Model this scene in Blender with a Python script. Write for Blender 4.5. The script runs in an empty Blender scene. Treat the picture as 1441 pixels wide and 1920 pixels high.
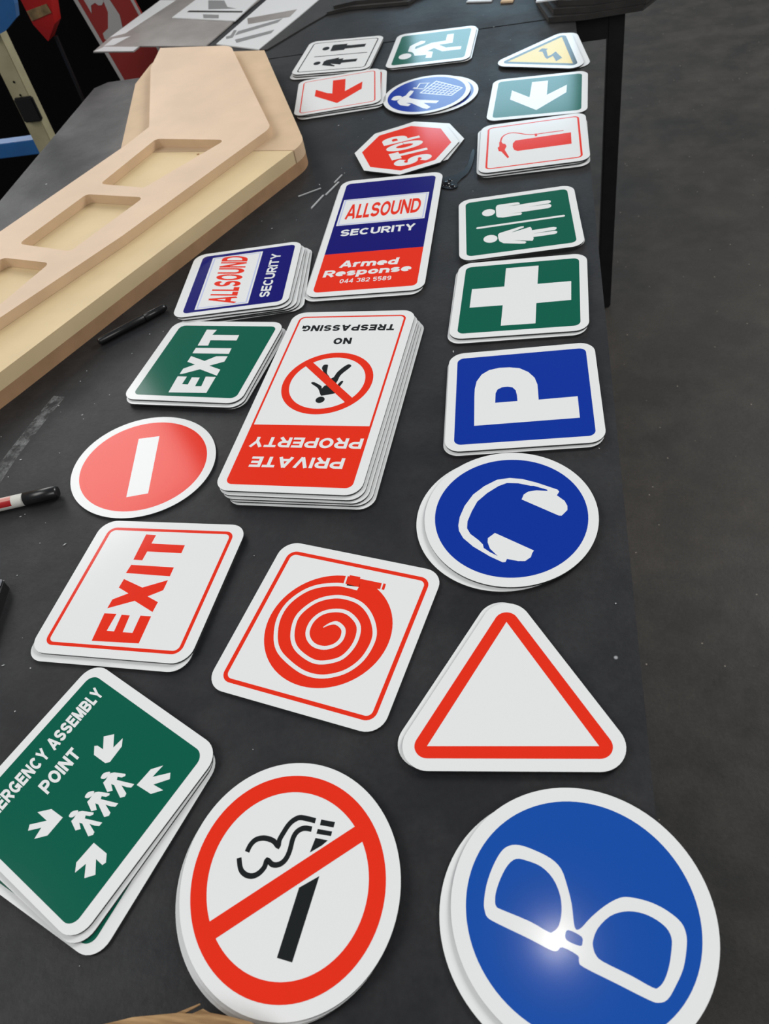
import bpy, bmesh, math, random
from mathutils import Matrix, Vector
from mathutils.geometry import tessellate_polygon
random.seed(7)
SC = bpy.context.scene
COL = SC.collection

# ------------------------------------------------------------------ camera, world, lights, exposure
cam_data = bpy.data.cameras.new('camera')
cam = bpy.data.objects.new('camera', cam_data); COL.objects.link(cam)
cam_data.sensor_fit = 'VERTICAL'; cam_data.sensor_height = 36.0
cam_data.lens = 1495.1 / 1920 * 36.0
_r = Vector((0.9792, 0.1168, -0.1661)); _u = Vector((0.0200, 0.7587, 0.6512)); _f = Vector((-0.2021, 0.6409, -0.7405))
cam.matrix_world = Matrix(((_r.x, _u.x, -_f.x, 0.0), (_r.y, _u.y, -_f.y, 0.0), (_r.z, _u.z, -_f.z, 0.71976), (0, 0, 0, 1)))
cam_data.clip_start = 0.02
cam_data.dof.use_dof = True; cam_data.dof.focus_distance = 1.0; cam_data.dof.aperture_fstop = 11.0
SC.camera = cam

world = bpy.data.worlds.new('world'); SC.world = world; world.use_nodes = True
bg = world.node_tree.nodes['Background']
bg.inputs[0].default_value = (0.86, 0.93, 1.0, 1); bg.inputs[1].default_value = 0.17

def area(name, loc, target, sx, sy, power, color=(1, 1, 1)):
    d = bpy.data.lights.new(name, 'AREA'); d.shape = 'RECTANGLE'; d.size = sx; d.size_y = sy; d.energy = power; d.color = color
    o = bpy.data.objects.new(name, d); COL.objects.link(o); o.location = loc
    o.rotation_euler = (Vector(target) - Vector(loc)).to_track_quat('-Z', 'Y').to_euler()
    return o
area('left_skylight', (-5.0, -0.6, 4.6), (-0.5, 1.2, 0), 3.4, 3.4, 210, (1.0, 0.985, 0.96))
area('rear_fill', (1.8, -4.4, 4.0), (-0.4, 1.2, 0), 3.2, 2.6, 150, (1.0, 0.975, 0.94))  # unseen fill light added behind the camera
area('right_fill', (4.6, 5.0, 4.4), (-0.1, 2.0, 0), 3.0, 3.0, 400, (1.0, 0.985, 0.96))  # added fill that lifts the far signs, no known source
area('far_window', (-0.42, 8.0, 2.12), (-0.2, 1.7, 0), 1.45, 1.25, 23, (0.52, 0.80, 1.0))
area('left_fill', (-3.7, 5.8, 1.75), (-1.0, 1.7, 0), 1.9, 1.5, 60, (1.0, 0.985, 0.96))  # low fill added to brighten the left part of the bench top
area('left_window', (-4.5, 4.9, 3.1), (-0.5, 0.8, 0), 1.9, 3.4, 72, (0.98, 0.98, 0.97))
_l = bpy.data.lights.new('lamp_bulb', 'POINT'); _l.energy = 4; _l.shadow_soft_size = 0.03; _l.color = (1.0, 0.97, 0.92)
_lo = bpy.data.objects.new('lamp_bulb', _l); COL.objects.link(_lo); _lo.location = (-0.010, 0.835, 2.95)
SC.view_settings.view_transform = 'Standard'; SC.view_settings.look = 'None'
SC.view_settings.exposure = -0.16; SC.view_settings.gamma = 1.0; SC.view_settings.use_curve_mapping = False

# ------------------------------------------------------------------ materials
def mat(name, col, rough=0.4, spec=0.5, metal=0.0, noise=0.0, scale=20.0, bump=0.0):
    m = bpy.data.materials.new(name); m.use_nodes = True
    nt = m.node_tree; b = nt.nodes['Principled BSDF']
    b.inputs['Base Color'].default_value = (*col, 1); b.inputs['Roughness'].default_value = rough
    b.inputs['Specular IOR Level'].default_value = spec; b.inputs['Metallic'].default_value = metal
    if noise or bump:
        tc = nt.nodes.new('ShaderNodeTexCoord'); n = nt.nodes.new('ShaderNodeTexNoise'); n.inputs['Scale'].default_value = scale; n.inputs['Detail'].default_value = 6
        nt.links.new(tc.outputs['Object'], n.inputs['Vector'])
        if noise:
            r = nt.nodes.new('ShaderNodeValToRGB')
            r.color_ramp.elements[0].position = 0.3; r.color_ramp.elements[1].position = 0.7
            r.color_ramp.elements[0].color = (*[c * (1 - noise) for c in col], 1); r.color_ramp.elements[1].color = (*[min(1, c * (1 + noise)) for c in col], 1)
            nt.links.new(n.outputs['Fac'], r.inputs['Fac']); nt.links.new(r.outputs['Color'], b.inputs['Base Color'])
        if bump:
            bn = nt.nodes.new('ShaderNodeBump'); bn.inputs['Strength'].default_value = bump; bn.inputs['Distance'].default_value = 0.002
            nt.links.new(n.outputs['Fac'], bn.inputs['Height']); nt.links.new(bn.outputs['Normal'], b.inputs['Normal'])
    return m
GL = 0.125
WHITE = mat('white_sign_face', (0.80, 0.815, 0.82), GL)
CORE = mat('dark_panel_core', (0.025, 0.026, 0.028), 0.6)
RED = mat('red_vinyl', (0.80, 0.029, 0.008), GL)
GREEN = mat('green_vinyl', (0.001, 0.108, 0.066), GL)
BLUE = mat('blue_vinyl', (0.002, 0.032, 0.34), GL)
NAVY = mat('navy_vinyl', (0.003, 0.002, 0.16), GL)
PALE = mat('pale_blue_line', (0.50, 0.55, 0.82), GL)
BLACK = mat('black_vinyl', (0.012, 0.014, 0.015), GL)
YELLOW = mat('yellow_vinyl', (0.78, 0.52, 0.03), GL)

def surface(name, base, dark, light, rough, bump, speck, sscale, big=1.6, gate0=0.56):
    """worn board / concrete: large blotches, fine grain, pale specks"""
    m = bpy.data.materials.new(name); m.use_nodes = True; nt = m.node_tree; N = nt.nodes; L = nt.links; b = N['Principled BSDF']
    tc = N.new('ShaderNodeTexCoord')
    def noise(s, d=6, off=0, stretch=None):
        n = N.new('ShaderNodeTexNoise'); n.inputs['Scale'].default_value = s; n.inputs['Detail'].default_value = d; n.inputs['Roughness'].default_value = 0.65
        mp = N.new('ShaderNodeMapping'); mp.inputs['Location'].default_value = (off, off * 1.7, 0)
        if stretch: mp.inputs['Scale'].default_value = stretch
        L.new(tc.outputs['Object'], mp.inputs['Vector']); L.new(mp.outputs['Vector'], n.inputs['Vector']); return n.outputs['Fac']
    def ramp(f, p0, p1, c0, c1):
        r = N.new('ShaderNodeValToRGB'); r.color_ramp.elements[0].position = p0; r.color_ramp.elements[1].position = p1
        r.color_ramp.elements[0].color = (*c0, 1); r.color_ramp.elements[1].color = (*c1, 1); L.new(f, r.inputs['Fac']); return r.outputs['Color']
    def mix(f, a, c, mode='MIX'):
        x = N.new('ShaderNodeMix'); x.data_type = 'RGBA'; x.blend_type = mode
        if hasattr(f, 'links'): L.new(f, x.inputs['Factor'])
        else: x.inputs['Factor'].default_value = f
        L.new(a, x.inputs['A'])
        if hasattr(c, 'links'): L.new(c, x.inputs['B'])
        else: x.inputs['B'].default_value = (*c, 1)
        return x.outputs['Result']
    c = ramp(noise(big), 0.32, 0.68, base, dark)
    c = mix(ramp(noise(9, off=3), 0.42, 0.75, (0, 0, 0), (0.5, 0.5, 0.5)), c, light)
    c = mix(0.5, c, ramp(noise(160, 3, 9), 0.25, 0.75, (0.6, 0.6, 0.6), (1.25, 1.25, 1.25)), 'MULTIPLY')
    scr = ramp(noise(10, 4, 5, (1.0, 14.0, 1.0)), 0.70, 0.78, (0, 0, 0), (0.30, 0.30, 0.30))
    c = mix(scr, c, light)
    v = N.new('ShaderNodeTexVoronoi'); v.inputs['Scale'].default_value = sscale; L.new(tc.outputs['Object'], v.inputs['Vector'])
    sp = ramp(v.outputs['Distance'], 0.035, 0.06, (1, 1, 1), (0, 0, 0))
    gate = ramp(noise(14, 2, 13), gate0, gate0 + 0.04, (0, 0, 0), (1, 1, 1))
    spg = mix(1.0, sp, gate, 'MULTIPLY')
    c = mix(spg, c, speck)
    L.new(c, b.inputs['Base Color']); b.inputs['Specular IOR Level'].default_value = 0.30
    rr = ramp(noise(5, 5, 21), 0.3, 0.7, (rough - 0.08,) * 3, (rough + 0.1,) * 3); L.new(rr, b.inputs['Roughness'])
    bn = N.new('ShaderNodeBump'); bn.inputs['Strength'].default_value = bump; bn.inputs['Distance'].default_value = 0.002
    L.new(noise(70, 6, 2), bn.inputs['Height']); L.new(bn.outputs['Normal'], b.inputs['Normal'])
    return m
TABLE = surface('worn_dark_board', (0.0105, 0.0115, 0.0145), (0.021, 0.0205, 0.0215), (0.050, 0.050, 0.051), 0.48, 0.25, (0.35, 0.36, 0.38), 22)
CONC = surface('dark_concrete', (0.052, 0.046, 0.040), (0.023, 0.023, 0.023), (0.092, 0.081, 0.070), 0.55, 0.3, (0.30, 0.265, 0.22), 26, 1.3, 0.47)
STEEL = mat('black_painted_steel', (0.010, 0.009, 0.011), 0.45, noise=0.3, scale=30)
MDF = mat('pinkish_fibreboard', (0.72, 0.54, 0.39), 0.6, 0.3, noise=0.07, scale=7, bump=0.05)
MDFS = mat('tan_fibreboard', (0.62, 0.45, 0.29), 0.65, 0.3, noise=0.08, scale=14, bump=0.05)
PLY = mat('yellow_board', (0.68, 0.53, 0.31), 0.6, 0.3, noise=0.07, scale=8, bump=0.05)
BROWN = mat('brown_fibreboard', (0.40, 0.235, 0.125), 0.7, 0.3, noise=0.12, scale=25, bump=0.08)
def wood_offcut():
    m = mat('raw_timber', (0.36, 0.22, 0.10), 0.7, 0.3); nt = m.node_tree; b = nt.nodes['Principled BSDF']
    tc = nt.nodes.new('ShaderNodeTexCoord'); mp = nt.nodes.new('ShaderNodeMapping'); mp.inputs['Scale'].default_value = (14, 140, 60); mp.inputs['Rotation'].default_value = (0, 0, 0.5)
    n = nt.nodes.new('ShaderNodeTexNoise'); n.inputs['Scale'].default_value = 2; n.inputs['Detail'].default_value = 5
    r = nt.nodes.new('ShaderNodeValToRGB'); r.color_ramp.elements[0].position = 0.3; r.color_ramp.elements[1].position = 0.7
    r.color_ramp.elements[0].color = (0.20, 0.11, 0.045, 1); r.color_ramp.elements[1].color = (0.46, 0.29, 0.14, 1)
    nt.links.new(tc.outputs['Object'], mp.inputs['Vector']); nt.links.new(mp.outputs['Vector'], n.inputs['Vector']); nt.links.new(n.outputs['Fac'], r.inputs['Fac']); nt.links.new(r.outputs['Color'], b.inputs['Base Color'])
    return m
TIMBER = wood_offcut()
SHEET = mat('grey_metal_sheet', (0.36, 0.335, 0.32), 0.38, 0.5, 0.25, noise=0.15, scale=12)
FILM = mat('white_film', (0.72, 0.73, 0.74), 0.35)
PRINT = mat('grey_print', (0.25, 0.25, 0.255), 0.4)
DARKSHEET = mat('dark_board_edge', (0.028, 0.026, 0.025), 0.6, noise=0.3, scale=18)
MATTEBLACK = mat('matte_black', (0.0025, 0.002, 0.0025), 0.9, 0.1)
PLASTIC = mat('black_plastic', (0.010, 0.010, 0.011), 0.3)
POST = mat('drab_metal_post', (0.34, 0.31, 0.19), 0.55, noise=0.15, scale=14)
BEAM = mat('blue_painted_steel', (0.018, 0.105, 0.30), 0.45, noise=0.12, scale=10)
REDP = mat('red_plastic', (0.33, 0.006, 0.006), 0.4, noise=0.15, scale=9)
TAN = mat('tan_tape', (0.20, 0.13, 0.055), 0.6, noise=0.4, scale=45)
MAROON = mat('dark_red_panel', (0.26, 0.022, 0.018), 0.5, noise=0.08, scale=8)
GREYW = mat('greyish_white', (0.40, 0.39, 0.38), 0.5)
PENW = mat('white_plastic', (0.72, 0.71, 0.66), 0.35)
PENR = mat('red_print', (0.42, 0.012, 0.015), 0.3)
PENP = mat('pink_print', (0.62, 0.26, 0.22), 0.35)
SWARF = mat('pale_swarf', (0.42, 0.43, 0.44), 0.4)

# ------------------------------------------------------------------ mesh helpers
def link(name, me, m, parent=None):
    o = bpy.data.objects.new(name, me); COL.objects.link(o)
    for x in (m if isinstance(m, (list, tuple)) else [m]): me.materials.append(x)
    if parent is not None: o.parent = parent
    return o
def empty(name, loc=(0, 0, 0), rz=0.0):
    o = bpy.data.objects.new(name, None); o.empty_display_size = 0.05; COL.objects.link(o); o.location = loc; o.rotation_euler = (0, 0, rz); return o
def tag(o, label, cat, group=None, kind=None):
    o['label'] = label; o['category'] = cat
    if group: o['group'] = group
    if kind: o['kind'] = kind
    return o
def struct(o): o['kind'] = 'structure'; return o
def area2(p): return sum(p[i][0] * p[(i + 1) % len(p)][1] - p[(i + 1) % len(p)][0] * p[i][1] for i in range(len(p)))
class Flat:
    """collects flat printed shapes (metres) and solid prisms, links them as one mesh"""
    def __init__(s): s.v = []; s.f = []; s.mi = []
    def poly(s, loops, z, mi=0):
        if isinstance(loops[0][0], (int, float)): loops = [loops]
        pts = [Vector((x, y, 0)) for lp in loops for x, y in lp]
        tris = tessellate_polygon([[Vector((x, y, 0)) for x, y in lp] for lp in loops])
        b = len(s.v); s.v += [(p.x, p.y, z) for p in pts]
        for t in tris:
            a, c, d = t
            n = (pts[c] - pts[a]).cross(pts[d] - pts[a]).z
            s.f.append((b + a, b + c, b + d) if n > 0 else (b + a, b + d, b + c)); s.mi.append(mi)
    def quad(s, q, z, mi=0):
        if area2(q) < 0: q = q[::-1]
        b = len(s.v); s.v += [(x, y, z) for x, y in q]; s.f.append(tuple(range(b, b + len(q)))); s.mi.append(mi)
    def ribbon(s, pts, w, z, closed=False, mi=0):
        n = len(pts); L = []; R = []
        for i in range(n):
            p = Vector(pts[i]); a = Vector(pts[i - 1]) if (i or closed) else None; c = Vector(pts[(i + 1) % n]) if (i < n - 1 or closed) else None
            d1 = (p - a).normalized() if a is not None else None; d2 = (c - p).normalized() if c is not None else None
            if d1 is None: d1 = d2
            if d2 is None: d2 = d1
            n1 = Vector((-d1.y, d1.x)); n2 = Vector((-d2.y, d2.x)); m = (n1 + n2)
            if m.length < 1e-4: m = n1
            m.normalize(); k = min(1 / max(0.35, m.dot(n1)), 2.2) * w / 2
            L.append(p + m * k); R.append(p - m * k)
        for i in range(n if closed else n - 1):
            j = (i + 1) % n; s.quad([tuple(R[i]), tuple(R[j]), tuple(L[j]), tuple(L[i])], z, mi)
    def prism(s, lp, z0, z1, mi=0, sidemi=None, holes=()):
        if area2(lp) < 0: lp = lp[::-1]
        s.poly([lp] + list(holes), z1, mi)
        n0 = len(s.f); s.poly([lp] + list(holes), z0, mi)
        for i in range(n0, len(s.f)): s.f[i] = s.f[i][::-1]
        for ring, flip in [(lp, False)] + [(h if area2(h) > 0 else h[::-1], True) for h in holes]:
            b = len(s.v); n = len(ring); s.v += [(x, y, z0) for x, y in ring] + [(x, y, z1) for x, y in ring]
            for i in range(n):
                j = (i + 1) % n; q = (b + i, b + j, b + n + j, b + n + i)
                s.f.append(q[::-1] if flip else q); s.mi.append(mi if sidemi is None else sidemi)
    def build(s, name, m, parent=None, M=None):
        v = s.v if M is None else [(M[0] * x + M[1] * y, M[2] * x + M[3] * y, z) for x, y, z in s.v]
        me = bpy.data.meshes.new(name); me.from_pydata(v, [], s.f); me.update()
        o = link(name, me, m, parent); me.polygons.foreach_set('material_index', s.mi); return o
def box_mesh(name, x0, x1, y0, y1, z0, z1, m, parent=None, bevel=0.0):
    bm = bmesh.new()
    bmesh.ops.create_cube(bm, size=1.0)
    for v in bm.verts: v.co = ((x0 + x1) / 2 + v.co.x * (x1 - x0), (y0 + y1) / 2 + v.co.y * (y1 - y0), (z0 + z1) / 2 + v.co.z * (z1 - z0))
    if bevel: bmesh.ops.bevel(bm, geom=bm.edges[:], offset=bevel, segments=2, affect='EDGES')
    me = bpy.data.meshes.new(name); bm.to_mesh(me); bm.free(); return link(name, me, m, parent)
def lathe(name, prof, m, parent=None, seg=24):
    """profile (x along axis, radius) spun about the local X axis"""
    v = []; f = []
    for x, r in prof:
        for k in range(seg): a = 2 * math.pi * k / seg; v.append((x, r * math.cos(a), r * math.sin(a)))
    for i in range(len(prof) - 1):
        for k in range(seg): j = (k + 1) % seg; f.append((i * seg + k, (i + 1) * seg + k, (i + 1) * seg + j, i * seg + j))
    f.append(tuple(range(seg))); f.append(tuple(range((len(prof) - 1) * seg, len(prof) * seg))[::-1])
    me = bpy.data.meshes.new(name); me.from_pydata(v, [], f); me.update()
    bm = bmesh.new(); bm.from_mesh(me); bmesh.ops.recalc_face_normals(bm, faces=bm.faces[:]); bm.to_mesh(me); bm.free()
    for p in me.polygons: p.use_smooth = len(p.vertices) == 4
    return link(name, me, m, parent)
def arc(cx, cy, rx, ry, a0, a1, n=10):
    return [(cx + rx * math.cos(math.radians(a0 + (a1 - a0) * i / n)), cy + ry * math.sin(math.radians(a0 + (a1 - a0) * i / n))) for i in range(n + 1)]
def rrect(x0, y0, x1, y1, r, n=8):
    return arc(x1 - r, y0 + r, r, r, -90, 0, n) + arc(x1 - r, y1 - r, r, r, 0, 90, n) + arc(x0 + r, y1 - r, r, r, 90, 180, n) + arc(x0 + r, y0 + r, r, r, 180, 270, n)
def circle(cx, cy, r, n=72): return arc(cx, cy, r, r, 0, 360 * (n - 1) / n, n - 1)
def rpoly(pts, r, n=10):
    """rounded convex polygon"""
    out = []; k = len(pts)
    if area2(pts) < 0: pts = pts[::-1]
    for i in range(k):
        p = Vector(pts[i]); a = (Vector(pts[i - 1]) - p).normalized(); c = (Vector(pts[(i + 1) % k]) - p).normalized()
        half = math.acos(max(-1, min(1, a.dot(c)))) / 2; bis = (a + c).normalized(); ctr = p + bis * (r / math.sin(half)); d = r / math.tan(half)
        s = p + a * d - ctr; e = p + c * d - ctr; t0 = math.atan2(s.y, s.x); t1 = math.atan2(e.y, e.x)
        while t1 < t0: t1 += 2 * math.pi
        out += [(ctr.x + r * math.cos(t0 + (t1 - t0) * q / n), ctr.y + r * math.sin(t0 + (t1 - t0) * q / n)) for q in range(n + 1)]
    return out
def smooth(pts, closed=True, n=4):
    """Catmull-Rom through the points"""
    out = []; k = len(pts)
    for i in range(k if closed else k - 1):
        p0, p1, p2, p3 = [Vector(pts[(i + q) % k] if closed else pts[max(0, min(k - 1, i + q))]) for q in (-1, 0, 1, 2)]
        for q in range(n):
            t = q / n; out.append(tuple(0.5 * ((2 * p1) + (p2 - p0) * t + (2 * p0 - 5 * p1 + 4 * p2 - p3) * t * t + (3 * p1 - p0 - 3 * p2 + p3) * t ** 3)))
    if not closed: out.append(tuple(pts[-1]))
    return out
def ell4(p):
    """ellipse through four extreme points (left, top, right, bottom)"""
    c = Vector((sum(q[0] for q in p) / 4, sum(q[1] for q in p) / 4)); a = (Vector(p[2]) - Vector(p[0])) / 2; b = (Vector(p[1]) - Vector(p[3])) / 2
    return [tuple(c + a * math.cos(t) + b * math.sin(t)) for t in [2 * math.pi * i / 28 for i in range(28)]]

# ------------------------------------------------------------------ block lettering drawn as strokes
def glyph(ch, s):
    l = s / 2; t = 1 - s / 2; b = s / 2
    def W(w): return w, w / 2, w - s / 2
    if ch == ' ': return 0.32, []
    if ch in 'I1': return s, [[(l, 0), (l, 1)]]
    if ch == 'A':
        w, c, r = W(0.98); return w, [[(l * 1.05, 0), (c, 1.0)], [(w - l * 1.05, 0), (c, 1.0)], [(w * 0.24, 0.29), (w * 0.76, 0.29)]]
    if ch in 'BPRD':
        w, c, r = W(0.84 if ch != 'D' else 0.88); st = [[(l, 0), (l, 1)]]
        if ch == 'D': st.append([(0, t), (w * .42, t)] + arc(w * .42, .5, r - w * .42, t - .5, 90, -90, 14)[1:] + [(0, b)])
        else:
            m = 0.50 if ch == 'B' else 0.45; st.append([(0, t), (w * .55, t)] + arc(w * .55, (t + m) / 2, r - w * .55, (t - m) / 2, 90, -90, 12)[1:] + [(0, m)])
            if ch == 'B': st.append([(0, m), (w * .55, m)] + arc(w * .55, (b + m) / 2, r - w * .55, (m - b) / 2, 90, -90, 12)[1:] + [(0, b)])
            if ch == 'R': st.append([(w * .48, m), (r + .02, 0)])
        return w, st
    if ch in 'CGOQ0':
        w, c, r = W(0.92 if ch != '0' else 0.66)
        if ch in 'OQ0': return w, [arc(c, .5, c - l, .5 - l, 0, 360, 26)]
        if ch == 'C': return w, [arc(c, .5, c - l, .5 - l, 42, 318, 22)]
        return w, [arc(c, .5, c - l, .5 - l, 42, 318, 22) + [(r, .2), (r, .47)], [(c, .42), (w, .42)]]
    if ch in 'EFL':
        w = 0.74 if ch != 'L' else 0.58; st = [[(l, 0), (l, 1)]]
        if ch != 'L': st += [[(0, t), (w, t)], [(0, .52), (w * .93, .52)]]
        if ch != 'F': st.append([(0, b), (w, b)])
        return w, st
    if ch == 'T': w = 0.80; return w, [[(0, t), (w, t)], [(w / 2, 0), (w / 2, 1)]]
    if ch == 'M': w, c, r = W(0.98); return w, [[(l, 0), (l, 1)], [(r, 0), (r, 1)], [(l, 1), (c, .06)], [(r, 1), (c, .06)]]
    if ch == 'N': w, c, r = W(0.86); return w, [[(l, 0), (l, 1)], [(r, 0), (r, 1)], [(l, .97), (r, .03)]]
    if ch == 'S':
        w, c, r = W(0.82); ry = (t - .5) / 2; return w, [arc(c, .5 + ry, c - l, ry, 15, 262, 16) + arc(c, .5 - ry, c - l, ry, 82, -165, 16)]
    if ch == 'U': w, c, r = W(0.86); return w, [[(l, 1), (l, .36)] + arc(c, .36, c - l, .36 - l, 180, 360, 14)[1:] + [(r, 1)]]
    if ch == 'V': w, c, r = W(0.92); return w, [[(l, 1), (c, 0)], [(r, 1), (c, 0)]]
    if ch == 'X': w, c, r = W(0.90); return w, [[(l, 0), (r, 1)], [(l, 1), (r, 0)]]
    if ch == 'Y': w, c, r = W(0.92); return w, [[(l, 1), (c, .42)], [(r, 1), (c, .42)], [(c, .46), (c, 0)]]
    if ch == '2': w, c, r = W(.66); return w, [arc(c, .68, c - l, .32 - l, 170, -30, 10) + [(l, b)], [(0, b), (w, b)]]
    if ch == '3': w, c, r = W(.66); return w, [arc(c, .74, c - l, .26 - l, 160, -80, 10), arc(c, .28, c - l, .28 - l, 80, -160, 10)]
    if ch == '4': w = .70; return w, [[(w * .72, 0), (w * .72, 1)], [(w * .72, .95), (l, .27)], [(0, .25), (w, .25)]]
    if ch == '5': w, c, r = W(.66); return w, [[(r, t), (l * 1.4, t), (l, .5)], arc(c, .33, c - l, .33 - l, 140, -150, 12)]
    if ch == '8': w, c, r = W(.66); return w, [arc(c, .74, c - l - .02, .26 - l, 0, 360, 16), arc(c, .28, c - l, .28 - l, 0, 360, 16)]
    if ch == '9': w, c, r = W(.66); return w, [arc(c, .67, c - l, .33 - l, 0, 360, 16), [(r, .67)] + arc(c, .35, c - l, .35 - l, 0, -130, 8)]
    x = 0.73; xt = x - s / 2
    if ch == 'r': w = .52; return w, [[(l, 0), (l, x)], [(l, .42)] + arc(w * .75, .42, w * .75 - l, xt - .42, 180, 70, 6)]
    if ch == 'n': w, c, r = W(.74); return w, [[(l, 0), (l, x)], arc(c, .42, c - l, xt - .42, 180, 0, 10) + [(r, 0)]]
    if ch == 'm': w, c, r = W(1.14); q = (c - l) / 2; return w, [[(l, 0), (l, x)], arc(l + q, .42, q, xt - .42, 180, 0, 8) + [(c, 0)], arc(c + q, .42, q, xt - .42, 180, 0, 8) + [(r, 0)]]
    if ch == 'o': w, c, r = W(.76); return w, [arc(c, x / 2, c - l, x / 2 - l, 0, 360, 20)]
    if ch == 'e': w, c, r = W(.74); return w, [[(l, x / 2 - .01), (w, x / 2 - .01)], arc(c, x / 2, c - l, x / 2 - l, 0, 310, 20)]
    if ch in 'dp':
        w, c, r = W(.76); return w, [arc(c, x / 2, c - l, x / 2 - l, 0, 360, 20), [(r, 0), (r, 1)] if ch == 'd' else [(l, -.27), (l, x)]]
    if ch == 's': w, c, r = W(.68); ry = (x - s) / 4; return w, [arc(c, x / 2 + ry, c - l, ry, 15, 262, 10) + arc(c, x / 2 - ry, c - l, ry, 82, -165, 10)]
    raise ValueError(ch)
def text(F, string, frame, z, s=0.2, gap=0.10, mi=0):
    """writes string so that it fills the frame: baseline start, baseline end, cap corner above the start (metres)"""
    bl, br, tl = [Vector(p) for p in frame]; G = [glyph(c, s) for c in string]; tot = sum(g[0] for g in G) + gap * (len(G) - 1); x = 0.0
    ux = (br - bl) / tot; uy = tl - bl
    for w, strokes in G:
        k = 0
        for st in strokes:
            tmp = Flat(); tmp.ribbon([(x + px, py) for px, py in st], s, 0)
            for f in tmp.f: F.quad([tuple(bl + ux * tmp.v[i][0] + uy * tmp.v[i][1]) for i in f], z + 1e-5 * k, mi)
            k += 1
        x += w + gap
# outlines of the printed shapes on each sign, in millimetres from the sign's centre; pose of each sign on the bench
FR = {
 'P': ((-0.0319, 0.8188), (1.002, -0.0296, 0.0447, 0.9873)),
 'cross': ((-0.0367, 1.0469), (1.0, 0.0255, 0.0078, 0.9806)),
 'wcg': ((-0.041, 1.2581), (0.997, -0.0607, 0.0874, 0.9814)),
 'ext': ((-0.0156, 1.5357), (1.0075, -0.0048, 0.0482, 0.978)),
 'garrow': ((-0.0052, 1.7579), (0.9984, 0.0498, -0.0554, 1.0013)),
 'run': ((-0.2547, 2.1028), (1.0061, 0.0496, -0.0521, 1.0543)),
 'wcb': ((-0.4915, 2.1247), (0.9999, 0.0718, -0.1394, 1.04)),
 'rarrow': ((-0.4555, 1.8969), (0.9844, -0.1282, 0.0933, 0.9952)),
 'hose': ((-0.2393, 0.4547), (0.9838, 0.2467, -0.245, 0.9899)),
 'exitr': ((-0.4768, 0.5086), (1.003, 0.1164, -0.0631, 0.9821)),
 'exitg': ((-0.5133, 0.9327), (0.9675, 0.1539, -0.1223, 0.9455)),
 'alls': ((-0.5076, 1.1413), (0.9815, -0.0571, 0.0852, 0.9462)),
 'emer': ((-0.4533, 0.2652), (0.877, 0.4365, -0.4837, 0.9084)),
 'priv': ((-0.3065, 0.8328), (0.9811, 0.0929, -0.0812, 0.9806)),
 'alll': ((-0.2831, 1.2734), (0.9866, 0.011, -0.0093, 0.9933)),
 'head': ((-0.045, 0.6087), (0.9493, -0.3154, 0.2924, 0.9782)),
 'minus': ((-0.5472, 0.7155), (0.9994, -0.3395, 0.2684, 0.9287)),
 'troll': ((-0.2453, 1.8282), (0.9186, -0.303, 0.2838, 0.9424)),
 'glass': ((0.0179, 0.1856), (0.9936, -0.3308, 0.2926, 0.9836)),
 'smoke': ((-0.2289, 0.1927), (0.94, -0.3272, 0.2898, 1.0169)),
 'triw': ((-0.0412, 0.3709), (1.0013, -0.0524, 0.0416, 0.9964)),
 'triy': ((0.0164, 1.9624), (-0.1239, -0.9643, 1.014, -0.1667)),
 'stop': ((-0.2654, 1.581), (-0.983, -0.0096, 0.0019, -1.0316)),
}
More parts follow.
